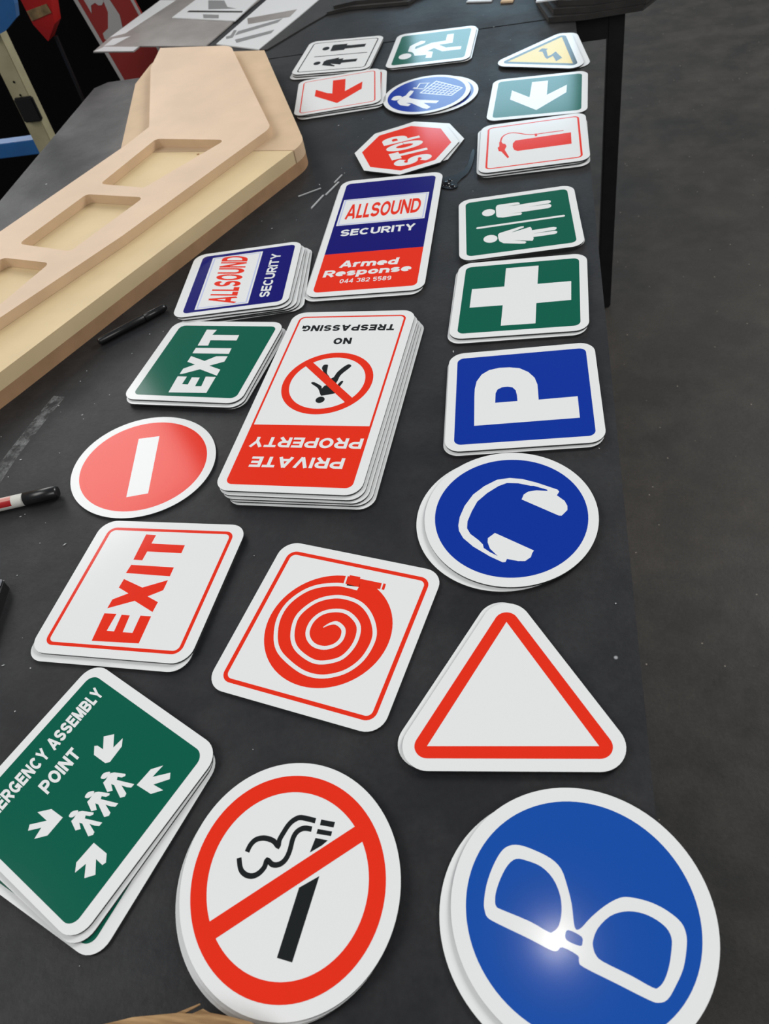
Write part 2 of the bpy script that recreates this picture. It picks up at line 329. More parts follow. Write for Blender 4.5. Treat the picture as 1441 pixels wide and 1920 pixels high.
D = {
 'P': {
  'letter': [(-62.7,-54.3),(-63.2,3.8),(-62.9,19.4),(-60.6,35.0),(-53.8,49.0),(-43.5,57.2),(-29.7,60.3),(-16.0,59.5),(-2.4,55.8),(9.2,46.1),(17.2,33.0),(20.5,18.1),(20.9,-12.6),(70.8,-11.8),(70.8,-53.3)],
  'counter': [(-35.6,-12.2),(-35.0,6.9),(-32.5,14.3),(-26.6,18.3),(-19.1,18.7),(-12.4,16.3),(-8.4,10.0),(-6.9,-0.4),(-6.5,-12.1)],
 },
 'cross': {
  'cross': [(-24.2,75.9),(26.3,75.8),(25.6,25.1),(75.7,25.4),(75.4,-23.8),(24.9,-25.2),(24.7,-75.7),(-25.1,-75.4),(-24.7,-24.1),(-74.3,-24.0),(-74.2,25.0),(-24.5,25.3)],
 },
 'wcg': {
  'mh': [(-59.7,44.2),(-48.2,55.5),(-37.3,43.2),(-49.4,31.8)],
  'mb': [(-35.8,58.2),(-33.5,64.6),(-28.8,66.1),(2.1,65.6),(5.2,62.8),(5.4,58.1),(2.9,57.4),(-16.0,56.8),(-2.9,55.8),(15.4,57.1),(53.9,58.0),(57.9,54.5),(57.2,49.0),(53.6,46.5),(19.2,44.4),(55.1,44.3),(57.8,39.6),(56.6,33.8),(51.9,31.0),(9.3,30.3),(-15.5,29.6),(5.9,29.5),(7.7,25.8),(5.5,21.5),(-24.9,20.5),(-33.3,23.3),(-35.9,28.5)],
  'fh': [(-59.5,-41.6),(-47.9,-31.3),(-36.4,-43.4),(-48.1,-55.5)],
  'fb': [(-35.3,-33.1),(-32.3,-28.5),(3.4,-16.5),(7.8,-17.1),(8.1,-21.0),(-13.2,-31.4),(-7.1,-30.3),(18.5,-22.1),(20.3,-27.5),(20.5,-33.4),(55.8,-32.1),(60.4,-35.1),(59.5,-40.1),(56.6,-42.1),(20.9,-44.7),(56.9,-44.8),(60.6,-47.9),(59.5,-52.8),(55.1,-54.8),(21.3,-55.3),(21.5,-60.6),(19.5,-66.3),(5.3,-62.2),(-12.8,-56.2),(7.3,-64.7),(9.5,-67.8),(6.9,-71.6),(0.5,-70.6),(-27.1,-62.1),(-33.3,-54.7),(-35.0,-45.9)],
  'line': [(-67.8,-2.9),(74.1,-1.1)],
 },
 'wcb': {
  'mh': [(-53.2,43.3),(-46.8,56.8),(-34.9,48.6),(-41.9,35.0)],
  'mb': [(-28.2,27.5),(-29.0,47.4),(-29.5,63.6),(-25.2,66.0),(9.7,65.8),(8.9,57.2),(18.6,54.3),(60.8,55.7),(60.9,36.6),(9.4,34.8),(8.3,27.7),(-22.3,26.0)],
  'fh': [(-54.3,-44.9),(-47.4,-32.2),(-36.5,-40.0),(-42.9,-51.8)],
  'fb': [(-28.8,-56.5),(-29.2,-33.7),(-24.1,-27.1),(7.6,-17.8),(7.1,-26.0),(20.1,-24.8),(19.7,-34.4),(58.2,-33.6),(57.7,-50.0),(21.1,-51.6),(19.3,-60.8),(-8.5,-51.2),(6.9,-64.4),(6.1,-69.3),(-22.7,-59.1)],
  'line': [(-63.9,-1.0),(75.5,-0.1)],
 },
 'rarrow': {
  'arrow': [(-14.7,69.5),(16.0,66.3),(16.3,-4.9),(57.2,33.5),(55.8,-7.6),(-0.6,-65.4),(-55.9,-5.6),(-54.6,31.3),(-25.6,0.3),(-13.9,-6.5)],
 },
 'garrow': {
  'arrow': [(-15.7,69.0),(17.9,68.3),(17.8,-2.5),(57.7,37.7),(57.1,0.4),(-0.6,-69.4),(-57.3,-7.4),(-56.1,36.9),(-17.4,-5.7),(-16.3,26.5)],
 },
 'ext': {
  'body': [(-38.1,-9.0),(-37.9,5.3),(-33.2,16.5),(70.1,19.8),(69.5,-27.9),(-29.0,-28.6),(-35.3,-22.2)],
  'hose': [(56.7,31.8),(26.6,32.0),(2.7,31.7),(-13.2,36.7),(-26.1,45.6),(-40.8,52.0),(-52.1,48.1),(-59.2,35.5),(-61.6,12.4)],
  'handle': [(-63.8,18.5),(-59.8,21.0),(-57.2,11.1),(-52.3,7.8),(-49.5,-2.0),(-52.8,-17.0),(-44.2,-49.2),(-46.8,-53.2),(-59.0,-22.2),(-63.9,-19.1),(-66.5,-4.1),(-63.4,0.4)],
  'nub': [(2.8,34.7),(7.2,34.4),(7.8,23.2),(3.5,23.1)],
 },
 'stop': {
  'text': [(-61.9,59.9),(-14.5,-64.4),(11.6,79.2)],
 },
 'alls': {
  't1': [(6.6,-78.1),(4.9,71.6),(-43.1,-66.2)],
  't2': [(63.8,-71.7),(66.1,65.5),(46.0,-69.0)],
 },
 'alll': {
  't1': [(-71.6,47.3),(68.2,49.1),(-71.5,98.6)],
  't2': [(-70.2,-10.6),(66.0,-10.3),(-70.3,10.9)],
  't3': [(-55.0,-111.6),(47.1,-114.2),(-53.0,-91.6)],
  't4': [(-78.9,-137.5),(72.3,-137.2),(-77.6,-117.9)],
  't5': [(-46.2,-158.4),(41.4,-159.3),(-45.9,-146.6)],
 },
 'exitg': {
  'E': [(-26.7,-81.2),(-28.9,-43.0),(-12.6,-42.9),(-12.8,-60.9),(-2.6,-61.3),(-3.5,-44.2),(10.3,-44.2),(11.5,-64.8),(22.0,-64.3),(19.3,-41.5),(36.6,-41.6),(37.2,-79.3)],
  'X': [(-28.2,-37.2),(-28.1,-24.1),(-12.2,-13.1),(-28.7,-6.9),(-28.7,7.6),(0.3,-3.8),(15.6,8.7),(35.1,9.3),(35.2,-4.0),(13.7,-15.1),(36.6,-23.8),(36.9,-38.5),(1.7,-24.3),(-24.1,-37.0)],
  'I': [(-29.8,28.6),(33.4,29.5),(34.6,15.3),(-29.7,14.8)],
  'T': [(-31.8,77.5),(-13.2,77.2),(-15.8,63.4),(32.5,63.8),(33.7,49.8),(-12.8,49.3),(-10.8,35.3),(-29.4,34.8)],
 },
 'exitr': {
  'E': [(-27.4,-79.4),(-29.8,-41.5),(-14.1,-41.1),(-15.3,-64.7),(-5.8,-64.9),(-7.1,-41.9),(3.6,-42.1),(5.4,-65.1),(17.8,-65.1),(17.0,-41.4),(30.6,-41.4),(31.7,-78.2)],
  'X': [(-29.6,-34.4),(-29.1,-21.5),(-12.6,-11.6),(-29.0,-4.0),(-28.2,8.8),(1.3,-2.1),(29.5,10.7),(29.7,-4.2),(13.8,-14.3),(30.4,-21.4),(29.8,-35.5),(0.3,-21.6)],
  'I': [(-28.7,30.6),(29.0,29.8),(29.4,16.3),(-29.9,17.9)],
  'T': [(-30.5,79.2),(-16.4,78.7),(-16.7,65.0),(29.1,64.4),(29.6,51.8),(-16.8,52.2),(-17.2,38.2),(-29.5,38.6)],
 },
 'priv': {
  't1': [(65.7,-128.3),(-64.5,-129.5),(65.6,-147.5)],
  't2': [(82.1,-91.4),(-77.5,-92.1),(82.0,-110.6)],
  't3': [(74.0,157.3),(-75.6,157.8),(73.9,142.3)],
  't4': [(12.9,125.4),(-15.5,124.9),(13.9,110.0)],
  'bar': [(-38.3,62.6),(41.6,-15.2)],
  'head': [(-6.9,-16.4),(-1.6,-8.9),(6.1,-14.0),(1.0,-22.2)],
  'torso': [(-23.7,19.8),(-21.1,22.9),(-14.9,19.8),(-6.2,13.7),(-4.4,9.1),(1.1,16.0),(21.8,1.7),(1.8,-6.2),(-2.9,-4.4),(-10.3,9.1)],
  'arm': [(17.0,16.1),(20.6,25.0),(24.1,23.8),(21.2,12.3),(19.2,7.7)],
  'legr': [(2.3,27.6),(7.1,33.8),(9.6,44.8),(16.3,56.6),(22.4,62.5),(27.2,59.8),(26.4,55.0),(16.6,38.5),(14.9,24.5),(11.3,13.8)],
  'legl': [(-16.6,56.0),(-15.3,61.2),(-9.4,61.6),(-7.9,56.0),(-5.6,42.5),(0.7,33.8),(0.2,27.6),(-14.4,49.6)],
 },
 'hose': {
  'spiral': [(-5.0,-0.7),(0.2,5.0),(6.8,8.2),(15.1,5.0),(19.3,-0.4),(20.3,-9.7),(16.1,-18.1),(6.8,-23.7),(-5.0,-23.7),(-14.7,-17.8),(-20.0,-8.5),(-19.9,4.7),(-12.9,16.4),(0.4,23.1),(14.3,23.3),(28.7,15.0),(35.2,3.8),(36.2,-12.8),(30.4,-28.8),(18.8,-37.6),(5.1,-41.7),(-10.1,-38.6),(-24.6,-31.0),(-34.1,-18.6),(-39.1,-0.3),(-36.4,13.8),(-26.7,28.7),(-12.2,38.0),(2.8,41.3),(22.0,38.7),(38.1,28.3),(50.4,12.0),(54.6,-3.8),(51.7,-25.1),(41.6,-41.9),(27.1,-52.2),(11.9,-56.9),(-6.0,-55.8),(-27.8,-47.5),(-42.5,-37.9),(-52.3,-23.4),(-58.6,-3.1),(-57.1,17.6),(-46.9,36.3),(-33.2,47.9),(-15.3,54.7),(-3.6,56.4),(13.0,55.8)],
  'slot': [(-6.3,71.7),(-4.1,55.1)],
  'coup': [(-3.1,71.1),(9.8,71.4),(14.0,58.4),(-1.3,56.9)],
  'noz': [(10.6,69.2),(36.3,69.4),(37.4,61.4),(12.8,59.0)],
  'tip': [(38.7,69.5),(41.7,69.6),(42.6,61.5),(39.4,61.4)],
 },
 'head': {
  'muff': [(-61.0,3.6),(-56.1,15.4),(-46.0,30.2),(-31.7,44.0),(-15.2,52.6),(2.1,57.5),(17.4,55.4),(31.2,48.8),(45.1,38.1),(64.7,19.8),(65.5,16.1),(61.0,11.8),(66.5,0.9),(66.9,-7.1),(64.8,-13.0),(55.9,-18.9),(52.9,-17.9),(20.4,18.5),(25.1,25.0),(31.2,27.6),(41.2,26.5),(53.2,21.3),(53.2,23.7),(40.3,34.3),(37.2,35.4),(24.3,44.0),(11.8,48.7),(0.8,47.2),(-15.2,40.8),(-30.0,31.8),(-40.4,19.2),(-49.1,6.4),(-52.4,-3.5),(-51.0,-12.6),(-44.3,-24.3),(-41.4,-31.5),(-42.0,-36.5),(-36.9,-44.3),(-30.2,-52.1),(-35.5,-39.6),(-35.5,-30.2),(-33.5,-24.5),(-23.8,-19.8),(10.2,-56.6),(7.4,-59.2),(4.1,-64.2),(-3.5,-67.5),(-10.8,-65.2),(-21.7,-58.8),(-24.4,-62.4),(-27.5,-61.8),(-38.6,-50.0),(-52.8,-31.1),(-60.4,-16.0),(-62.3,-4.6)],
 },
 'smoke': {
  'c1': [(28.7,28.1),(39.7,23.6),(33.4,20.6),(21.7,17.3)],
  'c2': [(8.5,-8.0),(27.7,-3.0),(-4.3,-60.8),(-16.8,-55.0)],
  'c3': [(36.2,42.3),(48.6,37.2),(46.5,33.0),(34.3,37.8)],
  'c4': [(31.8,35.1),(44.7,30.0),(43.0,26.4),(30.0,31.4)],
  's1': [(-35.5,30.6),(-31.9,35.6),(-26.7,38.8),(-20.2,38.9),(-14.0,36.7),(-9.5,33.5),(-6.4,29.2),(-4.6,33.8),(-0.5,38.7),(5.6,44.7),(11.7,47.8),(18.2,48.0),(30.8,42.4)],
  's2': [(26.3,36.1),(19.4,38.5),(12.8,37.2),(8.1,32.4),(3.7,22.7),(-1.0,16.6),(-6.8,14.0),(-13.0,15.1),(-17.6,19.6),(-20.7,14.7),(-26.1,11.0),(-32.4,10.0),(-38.5,12.6),(-42.5,18.0),(-43.3,27.3)],
  'bar': [(-74.5,-25.0),(70.8,23.4)],
 },
 'glass': {
  'frame': [(-70.0,23.1),(-64.6,34.8),(-56.0,47.1),(-45.8,57.4),(-37.7,60.9),(-29.0,59.5),(-19.0,53.3),(-8.2,44.0),(-2.8,34.2),(-2.6,21.2),(-4.0,7.0),(-7.6,-8.9),(-4.0,-10.9),(6.7,-5.0),(20.3,0.8),(32.9,3.8),(41.8,2.3),(54.2,-3.9),(63.7,-12.1),(70.3,-22.1),(70.2,-31.3),(66.0,-40.3),(58.4,-51.6),(48.9,-60.6),(39.4,-67.9),(32.1,-68.7),(25.7,-65.2),(8.4,-51.6),(-10.9,-36.5),(-12.9,-32.1),(-12.3,-28.1),(-21.5,-20.4),(-25.8,-22.0),(-30.8,-20.4),(-43.9,-9.7),(-63.8,5.4),(-70.5,11.6),(-71.2,17.1)],
  'h1': [(-61.4,21.3),(-58.8,28.0),(-51.9,37.7),(-43.3,46.2),(-35.2,49.6),(-27.3,46.4),(-17.7,39.5),(-11.6,28.7),(-10.4,15.6),(-13.4,3.7),(-19.0,-5.6),(-24.8,-8.7),(-28.3,-7.9),(-39.9,2.4),(-58.8,15.3),(-61.4,18.0)],
  'h2': [(2.6,-20.4),(9.1,-13.3),(20.9,-7.2),(32.5,-6.2),(42.7,-8.9),(51.4,-14.6),(58.0,-22.9),(59.0,-30.6),(55.6,-38.2),(49.3,-48.1),(42.1,-56.1),(36.1,-59.6),(32.1,-58.8),(20.4,-48.6),(4.0,-35.6),(0.7,-30.0),(0.8,-25.0)],
  'h3': [(-16.1,-12.2),(-12.7,-10.0),(-5.1,-16.2),(-5.7,-20.3),(-8.3,-22.3),(-16.4,-16.7)],
 },
 'minus': {
  'bar': [(-4.5,57.7),(24.9,53.2),(5.7,-59.7),(-23.3,-57.8)],
 },
 'troll': {
  'head': [(-78.2,18.8),(-70.8,28.0),(-62.5,28.5),(-55.4,23.2),(-54.4,15.6),(-61.4,8.0),(-71.3,6.3),(-77.9,13.4)],
  'body': [(-53.8,15.2),(-44.1,19.3),(-34.0,34.0),(-28.7,39.4),(-21.9,33.1),(-28.9,20.0),(-40.1,6.3),(-36.8,-2.8),(-22.1,-20.9),(17.2,-51.3),(8.3,-60.7),(-16.6,-43.1),(-7.7,-72.2),(-17.0,-78.4),(-25.0,-67.8),(-41.3,-29.0),(-52.7,-20.0),(-43.8,-34.1),(-51.8,-40.1),(-67.0,-24.4),(-69.2,-9.4),(-68.5,0.4)],
  'basket': [(-10.8,13.1),(37.0,54.7),(80.0,-14.8),(47.8,-40.6)],
  'handle': [(21.2,53.2),(-0.2,65.0),(-13.7,42.0),(0.5,29.7)],
  'grip': [(-19.7,48.9),(-12.8,42.9)],
  'h2': [(17.3,54.0),(2.3,31.4)],
 },
 'run': {
  'head': [(-74.9,-41.6),(-61.8,-26.1),(-44.2,-38.9),(-58.0,-58.8)],
  'body': [(-56.7,-14.6),(-56.7,16.4),(-50.4,24.4),(-32.3,42.5),(-20.5,37.4),(-21.7,26.0),(-41.4,10.3),(-41.5,-2.7),(-37.9,-3.7),(-3.5,22.4),(30.1,25.7),(29.7,62.7),(46.1,62.8),(49.1,7.0),(16.4,5.1),(35.2,-16.6),(73.3,-19.5),(73.2,-37.0),(29.8,-37.4),(6.4,-11.6),(-7.8,-25.2),(6.5,-32.4),(7.8,-67.4),(-7.0,-64.9),(-7.3,-46.6),(-36.0,-44.4),(-41.0,-28.7),(-46.3,-20.8)],
 },
 'emer': {
  't1': [(-61.3,1.6),(-56.2,78.6),(-76.1,4.4)],
  't2': [(-31.8,-27.7),(-26.8,18.4),(-46.0,-28.3)],
  'a1': [(-22.5,45.1),(-14.1,52.8),(-4.0,42.4),(-2.4,54.6),(3.3,48.1),(4.3,30.0),(0.7,26.6),(-16.9,26.1),(-23.8,32.8),(-20.9,34.8),(-12.5,35.3)],
  'a2': [(69.0,55.9),(73.0,51.0),(61.9,38.2),(74.7,39.6),(66.2,30.3),(46.9,28.8),(48.4,47.6),(57.1,57.1),(55.6,43.1)],
  'a3': [(49.4,-32.2),(68.1,-31.8),(73.5,-37.6),(72.1,-41.0),(62.6,-40.8),(72.6,-50.4),(65.4,-58.2),(57.0,-49.0),(53.7,-60.0),(47.8,-53.4)],
  'a4': [(-24.6,-44.3),(-14.0,-34.5),(3.1,-33.5),(2.7,-53.0),(-6.8,-62.4),(-8.9,-51.7),(-18.7,-61.0),(-22.1,-56.4),(-9.3,-44.4)],
  'h0': [(7.5,14.5),(7.3,18.9),(12.0,23.1),(13.8,20.2),(12.4,15.5),(9.2,13.6)],
  'b0': [(13.6,18.6),(13.8,22.7),(16.4,25.1),(28.4,30.4),(29.6,28.7),(27.5,25.8),(23.0,23.9),(24.6,21.3),(32.2,23.9),(44.0,28.0),(43.7,24.0),(39.5,21.9),(33.1,20.1),(43.6,17.3),(44.4,14.4),(41.0,11.0),(26.0,16.3),(22.6,15.3),(28.8,11.7),(25.0,7.8),(13.9,11.8),(14.2,15.1)],
  'h1': [(7.4,-7.4),(7.2,-3.1),(11.8,1.0),(13.6,-1.7),(12.3,-6.3),(9.1,-8.2)],
  'b1': [(13.4,-3.3),(13.6,0.6),(16.2,3.0),(28.1,8.3),(29.2,6.7),(27.2,3.8),(22.7,1.9),(24.2,-0.6),(31.8,2.1),(43.4,6.2),(43.1,2.3),(39.0,0.3),(32.7,-1.6),(43.0,-4.2),(43.8,-7.0),(40.5,-10.4),(25.7,-5.4),(22.3,-6.4),(28.4,-9.8),(24.6,-13.7),(13.7,-9.9),(14.0,-6.7)],
  'h2': [(7.2,-28.7),(7.1,-24.6),(11.6,-20.5),(13.4,-23.1),(12.0,-27.7),(8.9,-29.5)],
  'b2': [(13.2,-24.7),(13.3,-20.8),(16.0,-18.5),(27.6,-13.2),(28.8,-14.8),(26.8,-17.6),(22.4,-19.5),(23.9,-21.9),(31.3,-19.2),(42.7,-15.0),(42.5,-18.8),(38.4,-20.9),(32.2,-22.8),(42.4,-25.2),(43.2,-27.9),(39.9,-31.2),(25.3,-26.5),(22.0,-27.6),(28.0,-30.8),(24.3,-34.6),(13.5,-31.1),(13.8,-28.0)],
 },
 'triy': {
  'bolt': [(21.9,17.9),(36.1,7.5),(26.9,-5.3),(21.9,-0.8),(-13.5,0.6),(-10.4,-7.3),(3.6,-19.5),(-37.6,-27.9),(-49.5,-12.5),(-18.0,-10.3),(-28.1,4.5),(-17.1,7.5),(17.1,8.7)],
  'white': [(1.6,113.2),(19.9,105.0),(26.6,98.4),(95.8,-27.9),(101.2,-50.8),(79.7,-67.3),(-41.7,-68.3),(-102.3,-41.3),(-20.5,103.4)],
 },
}
# ------------------------------------------------------------------ setting: floor, benches
fl = Flat(); fl.quad([(-9, -4), (9, -4), (9, 14), (-9, 14)], -0.85)
struct(fl.build('floor', CONC))

def bench(name, x0, x1, y0, y1, cut, label, legs):
    r = empty(name, (0, 0, -0.85)); tag(r, label, 'workbench')
    F = Flat(); lp = [(x0, y0), (x1, y0), (x1, y1), (x0 + cut, y1), (x0, y1 - cut)] if cut else [(x0, y0), (x1, y0), (x1, y1), (x0, y1)]
    F.prism(lp, 0.81, 0.85); F.build('tabletop', TABLE, r)
    for i, (lx, ly) in enumerate(legs): box_mesh('leg', lx - .02, lx + .02, ly - .02, ly + .02, 0, 0.81, STEEL, r, .003)
    return r
b1 = bench('workbench', -1.18, 0.085, -0.9, 2.188, 0.03, 'long dark scuffed workbench with the printed signs laid out on its top', [(-1.1, -.8), (0.0, -.8), (-1.1, 2.0), (0.0, 2.0)])
# chalky smear on the bench top beside the wooden blank
mm = bpy.data.materials.new('chalk_smear'); mm.use_nodes = True
nt = mm.node_tree; bs = nt.nodes['Principled BSDF']; bs.inputs['Base Color'].default_value = (0.32, 0.33, 0.33, 1); bs.inputs['Roughness'].default_value = 0.9
tr = nt.nodes.new('ShaderNodeBsdfTransparent'); mx = nt.nodes.new('ShaderNodeMixShader'); tc = nt.nodes.new('ShaderNodeTexCoord'); ns = nt.nodes.new('ShaderNodeTexNoise'); ns.inputs['Scale'].default_value = 55; ns.inputs['Detail'].default_value = 8; ns.inputs['Roughness'].default_value = 0.75
rp = nt.nodes.new('ShaderNodeValToRGB'); rp.color_ramp.elements[0].position = 0.45; rp.color_ramp.elements[1].position = 0.72; rp.color_ramp.elements[1].color = (0.75, 0.75, 0.75, 1)
nt.links.new(tc.outputs['Object'], ns.inputs['Vector']); nt.links.new(ns.outputs['Fac'], rp.inputs['Fac']); nt.links.new(rp.outputs['Color'], mx.inputs['Fac']); nt.links.new(tr.outputs[0], mx.inputs[1]); nt.links.new(bs.outputs[0], mx.inputs[2]); nt.links.new(mx.outputs[0], nt.nodes['Material Output'].inputs['Surface'])
F = Flat(); F.ribbon(smooth([(-0.744, 0.875), (-0.757, 0.81), (-0.768, 0.74), (-0.772, 0.67)], False), 0.022, 0.8503); F.build('chalk_smear', mm, b1)
b2 = bench('steel_bench', -0.95, 0.085, 2.194, 3.8, 0, 'dark bench butted against the far end of the long workbench, carrying metal sheets', [(-0.88, 2.3), (0.02, 3.7), (-0.88, 3.7)])
box_mesh('leg', 0.163, 0.203, 2.20, 2.24, 0, 0.845, STEEL, b2, .003)
box_mesh('rail', 0.086, 0.163, 2.20, 2.24, 0.785, 0.845, STEEL, b2, .002)
box_mesh('rail', 0.163, 0.203, 2.241, 3.7, 0.785, 0.845, STEEL, b2, .002)

# ------------------------------------------------------------------ the signs
T = 0.003; PITCH = 0.0032
mm_ = lambda pts: [(x / 1000, y / 1000) for x, y in pts]
SQ = rrect(-.1, -.1, .1, .1, .021)
def inner_frame(o): return rrect(-.088, -.088, .088, .088, .0095)
Z1, Z2, Z3 = T + .00004, T + .00008, T + .00012
def L(k, n): return mm_(D[k][n])
class Sign:
    def __init__(s, name, key, outline, nstack):
        c, A = FR[key]; th = math.atan2(A[2] - A[1], A[0] + A[3]); ct, st = math.cos(th), math.sin(th)
        s.M = (ct * A[0] + st * A[2], ct * A[1] + st * A[3], -st * A[0] + ct * A[2], -st * A[1] + ct * A[3])
        s.A = A; s.c = c; s.th = th; s.n = nstack
        s.r = empty(name, (c[0], c[1], (nstack - 1) * PITCH), th)
        F = Flat(); F.prism([(x * .997, y * .997) for x, y in outline], 0, T - .0003); F.build('core', CORE, s.r, s.M)
        F = Flat(); F.prism(outline, T - .0003, T); F.build('face', WHITE, s.r, s.M)
    def layer(s, part, m, z, polys=(), ribbons=(), texts=(), on=None):
        F = Flat()
        for p in polys: F.poly(p, z)
        for i, (pts, w, cl) in enumerate(ribbons): F.ribbon(pts, w, z + (1e-5 * i + 2e-5 if polys or i else 0), cl)
        for string, fr, sw, gap in texts: text(F, string, fr, z, sw, gap)
        return F.build(part, m, s.r if on is None else on, s.M)
def clone(root, loc, rz):
    r = root.copy(); COL.objects.link(r); r.location = loc; r.rotation_euler = (0, 0, rz)
    for ch in root.children:
        c = ch.copy(); COL.objects.link(c); c.parent = r
        for g in ch.children:
            k = g.copy(); COL.objects.link(k); k.parent = c
    return r
def stack(s, labels, group, offs=()):
    """labels from the top sign down; offs are the (dx, dy, turn) of the lower ones in mm / degrees"""
    tag(s.r, labels[0], 'sign', group if len(labels) > 1 else None)
    for i, (dx, dy, rot) in enumerate(offs):
        A = s.A; x = s.c[0] + (A[0] * dx + A[1] * dy) / 1000; y = s.c[1] + (A[2] * dx + A[3] * dy) / 1000
        o = clone(s.r, (x, y, (s.n - 2 - i) * PITCH), s.th + math.radians(rot)); tag(o, labels[i + 1], 'sign', group)
EDGE4 = rrect(-.0865, -.0865, .0865, .0865, .009)

s = Sign('parking_sign', 'P', SQ, 2)
s.layer('printed_field', BLUE, Z1, [inner_frame(0)])
s.layer('letter', WHITE, Z2, [[L('P', 'letter'), L('P', 'counter')]])
stack(s, ['blue square sign with a white letter P, on top of its pair', 'sign under the blue letter P sign, only a thin white rim showing'], 'parking signs', [(-2, -4.5, 0)])

s = Sign('first_aid_sign', 'cross', SQ, 2)
s.layer('printed_field', GREEN, Z1, [inner_frame(0)])
s.layer('cross', WHITE, Z2, [L('cross', 'cross')])
stack(s, ['green square first aid sign with a large white cross', 'sign under the white cross sign, its white rim showing along the near edge'], 'first aid signs', [(-3, -6.5, .4)])

s = Sign('restroom_sign', 'wcg', SQ, 2)
s.layer('printed_field', GREEN, Z1, [inner_frame(0)])
s.layer('man_pictogram', WHITE, Z2, [ell4(L('wcg', 'mh')), L('wcg', 'mb')])
s.layer('woman_pictogram', WHITE, Z2, [ell4(L('wcg', 'fh')), L('wcg', 'fb')])
a, b = [Vector(p) for p in L('wcg', 'line')]; d = (b - a).normalized() * .003; nn = Vector((-d.y, d.x))
s.layer('divider_line', WHITE, Z2, [arc(a.x, a.y, .003, .003, math.degrees(math.atan2(nn.y, nn.x)), math.degrees(math.atan2(nn.y, nn.x)) + 180, 8) + arc(b.x, b.y, .003, .003, math.degrees(math.atan2(nn.y, nn.x)) + 180, math.degrees(math.atan2(nn.y, nn.x)) + 360, 8)])
stack(s, ['green restroom sign with white man and woman pictograms', 'sign hidden under the green restroom sign, only its dark edge showing'], 'green restroom signs', [(0.5, 1.0, .5)])

s = Sign('extinguisher_sign', 'ext', SQ, 3)
s.layer('border_line', RED, Z1, ribbons=[(rrect(-.0855, -.0855, .0855, .0855, .0085), .0036, True)])
s.layer('extinguisher_pictogram', RED, Z1, [smooth(L('ext', 'body')[:2], False) + L('ext', 'body')[2:], L('ext', 'handle'), L('ext', 'nub')], [(smooth(L('ext', 'hose'), False), .0032, False)])
stack(s, ['white sign with a red fire extinguisher and thin red border', 'second sign down under the extinguisher sign, poking out at the left corner', 'lowest sign under the extinguisher sign, a sliver showing at its near edge'], 'fire extinguisher signs', [(-5, -2.5, 1.2), (1, -7, -.8)])

s = Sign('arrow_sign', 'garrow', SQ, 1)
s.layer('printed_field', GREEN, Z1, [inner_frame(0)])
s.layer('arrow', WHITE, Z2, [L('garrow', 'arrow')])
stack(s, ['green square sign with a white arrow, lying alone near the far end'], None)

s = Sign('emergency_exit_sign', 'run', SQ, 2)
s.layer('printed_field', GREEN, Z1, [rrect(-.087, -.086, .087, .086, .009)])
s.layer('running_man_pictogram', WHITE, Z2, [ell4(L('run', 'head')), L('run', 'body')])
stack(s, ['green sign with a white running man, farthest of the middle row', 'sign under the running man sign, its white rim showing on the right'], 'running man signs', [(3.5, -1.5, 0)])

s = Sign('restroom_sign', 'wcb', SQ, 3)
s.layer('border_line', BLACK, Z1, ribbons=[(rrect(-.086, -.087, .087, .086, .009), .0028, True)])
s.layer('man_pictogram', BLACK, Z1, [ell4(L('wcb', 'mh')), L('wcb', 'mb')])
s.layer('woman_pictogram', BLACK, Z1, [ell4(L('wcb', 'fh')), L('wcb', 'fb')])
s.layer('divider_line', BLACK, Z1, ribbons=[(L('wcb', 'line'), .0036, False)])
stack(s, ['white restroom sign with black man and woman pictograms and border', 'second sign down under the black and white restroom sign, almost flush with it', 'lowest sign under the black and white restroom sign, sticking out at the near left corner'], 'white restroom signs', [(0.5, -4, 0), (-4, -12, 0)])

s = Sign('arrow_sign', 'rarrow', SQ, 3)
s.layer('border_line', RED, Z1, ribbons=[(rrect(-.0865, -.088, .0865, .087, .009), .0026, True)])
s.layer('arrow', RED, Z1, [L('rarrow', 'arrow')])
stack(s, ['white sign with a red arrow and thin red border', 'second sign down under the red arrow sign, its corner showing at the far right', 'lowest sign under the red arrow sign, a white line along its near edge'], 'red arrow signs', [(13, -1.5, -1.5), (7, -9, -1)])

s = Sign('fire_hose_sign', 'hose', SQ, 1)
s.layer('border_line', RED, Z1, ribbons=[(rrect(-.0852, -.0862, .0862, .0856, .009), .0048, True)])
hp = s.layer('hose_pictogram', RED, Z1, [circle(.0008, -.001, .0705)])
s.layer('nozzle_pictogram', RED, Z2, [L('hose', 'coup'), [tuple(Vector(p) + Vector((.0004, 0))) for p in L('hose', 'noz')], L('hose', 'tip')], on=hp)
sp = smooth(L('hose', 'spiral'), False); n = len(sp); up = []; dn = []
for i in range(n):
    d = (Vector(sp[min(n - 1, i + 1)]) - Vector(sp[max(0, i - 1)])).normalized(); w = .0023 * min(1, .15 + i / 9); nn = Vector((-d.y, d.x)) * w
    up.append(Vector(sp[i]) + nn); dn.append(Vector(sp[i]) - nn)
F = Flat()
for i in range(n - 1): F.quad([tuple(dn[i]), tuple(dn[i + 1]), tuple(up[i + 1]), tuple(up[i])], Z2)
F.build('coil_line', WHITE, hp, s.M)
s.layer('coupling_line', WHITE, Z3, [], [(L('hose', 'slot'), .0022, False)], on=hp)
stack(s, ['white sign with a coiled red fire hose, lying alone between triangle and red EXIT'], None)

s = Sign('exit_sign', 'exitr', SQ, 2)
s.layer('border_line', RED, Z1, ribbons=[(rrect(-.0835, -.0865, .0845, .0865, .009), .0044, True)])
s.layer('lettering', RED, Z1, [L('exitr', c) for c in 'EXIT'])
stack(s, ['white sign lettered EXIT in red with a red border', 'sign under the red lettered EXIT sign, white rim showing at its near edge'], 'red lettered exit signs', [(-1, -9, 0)])

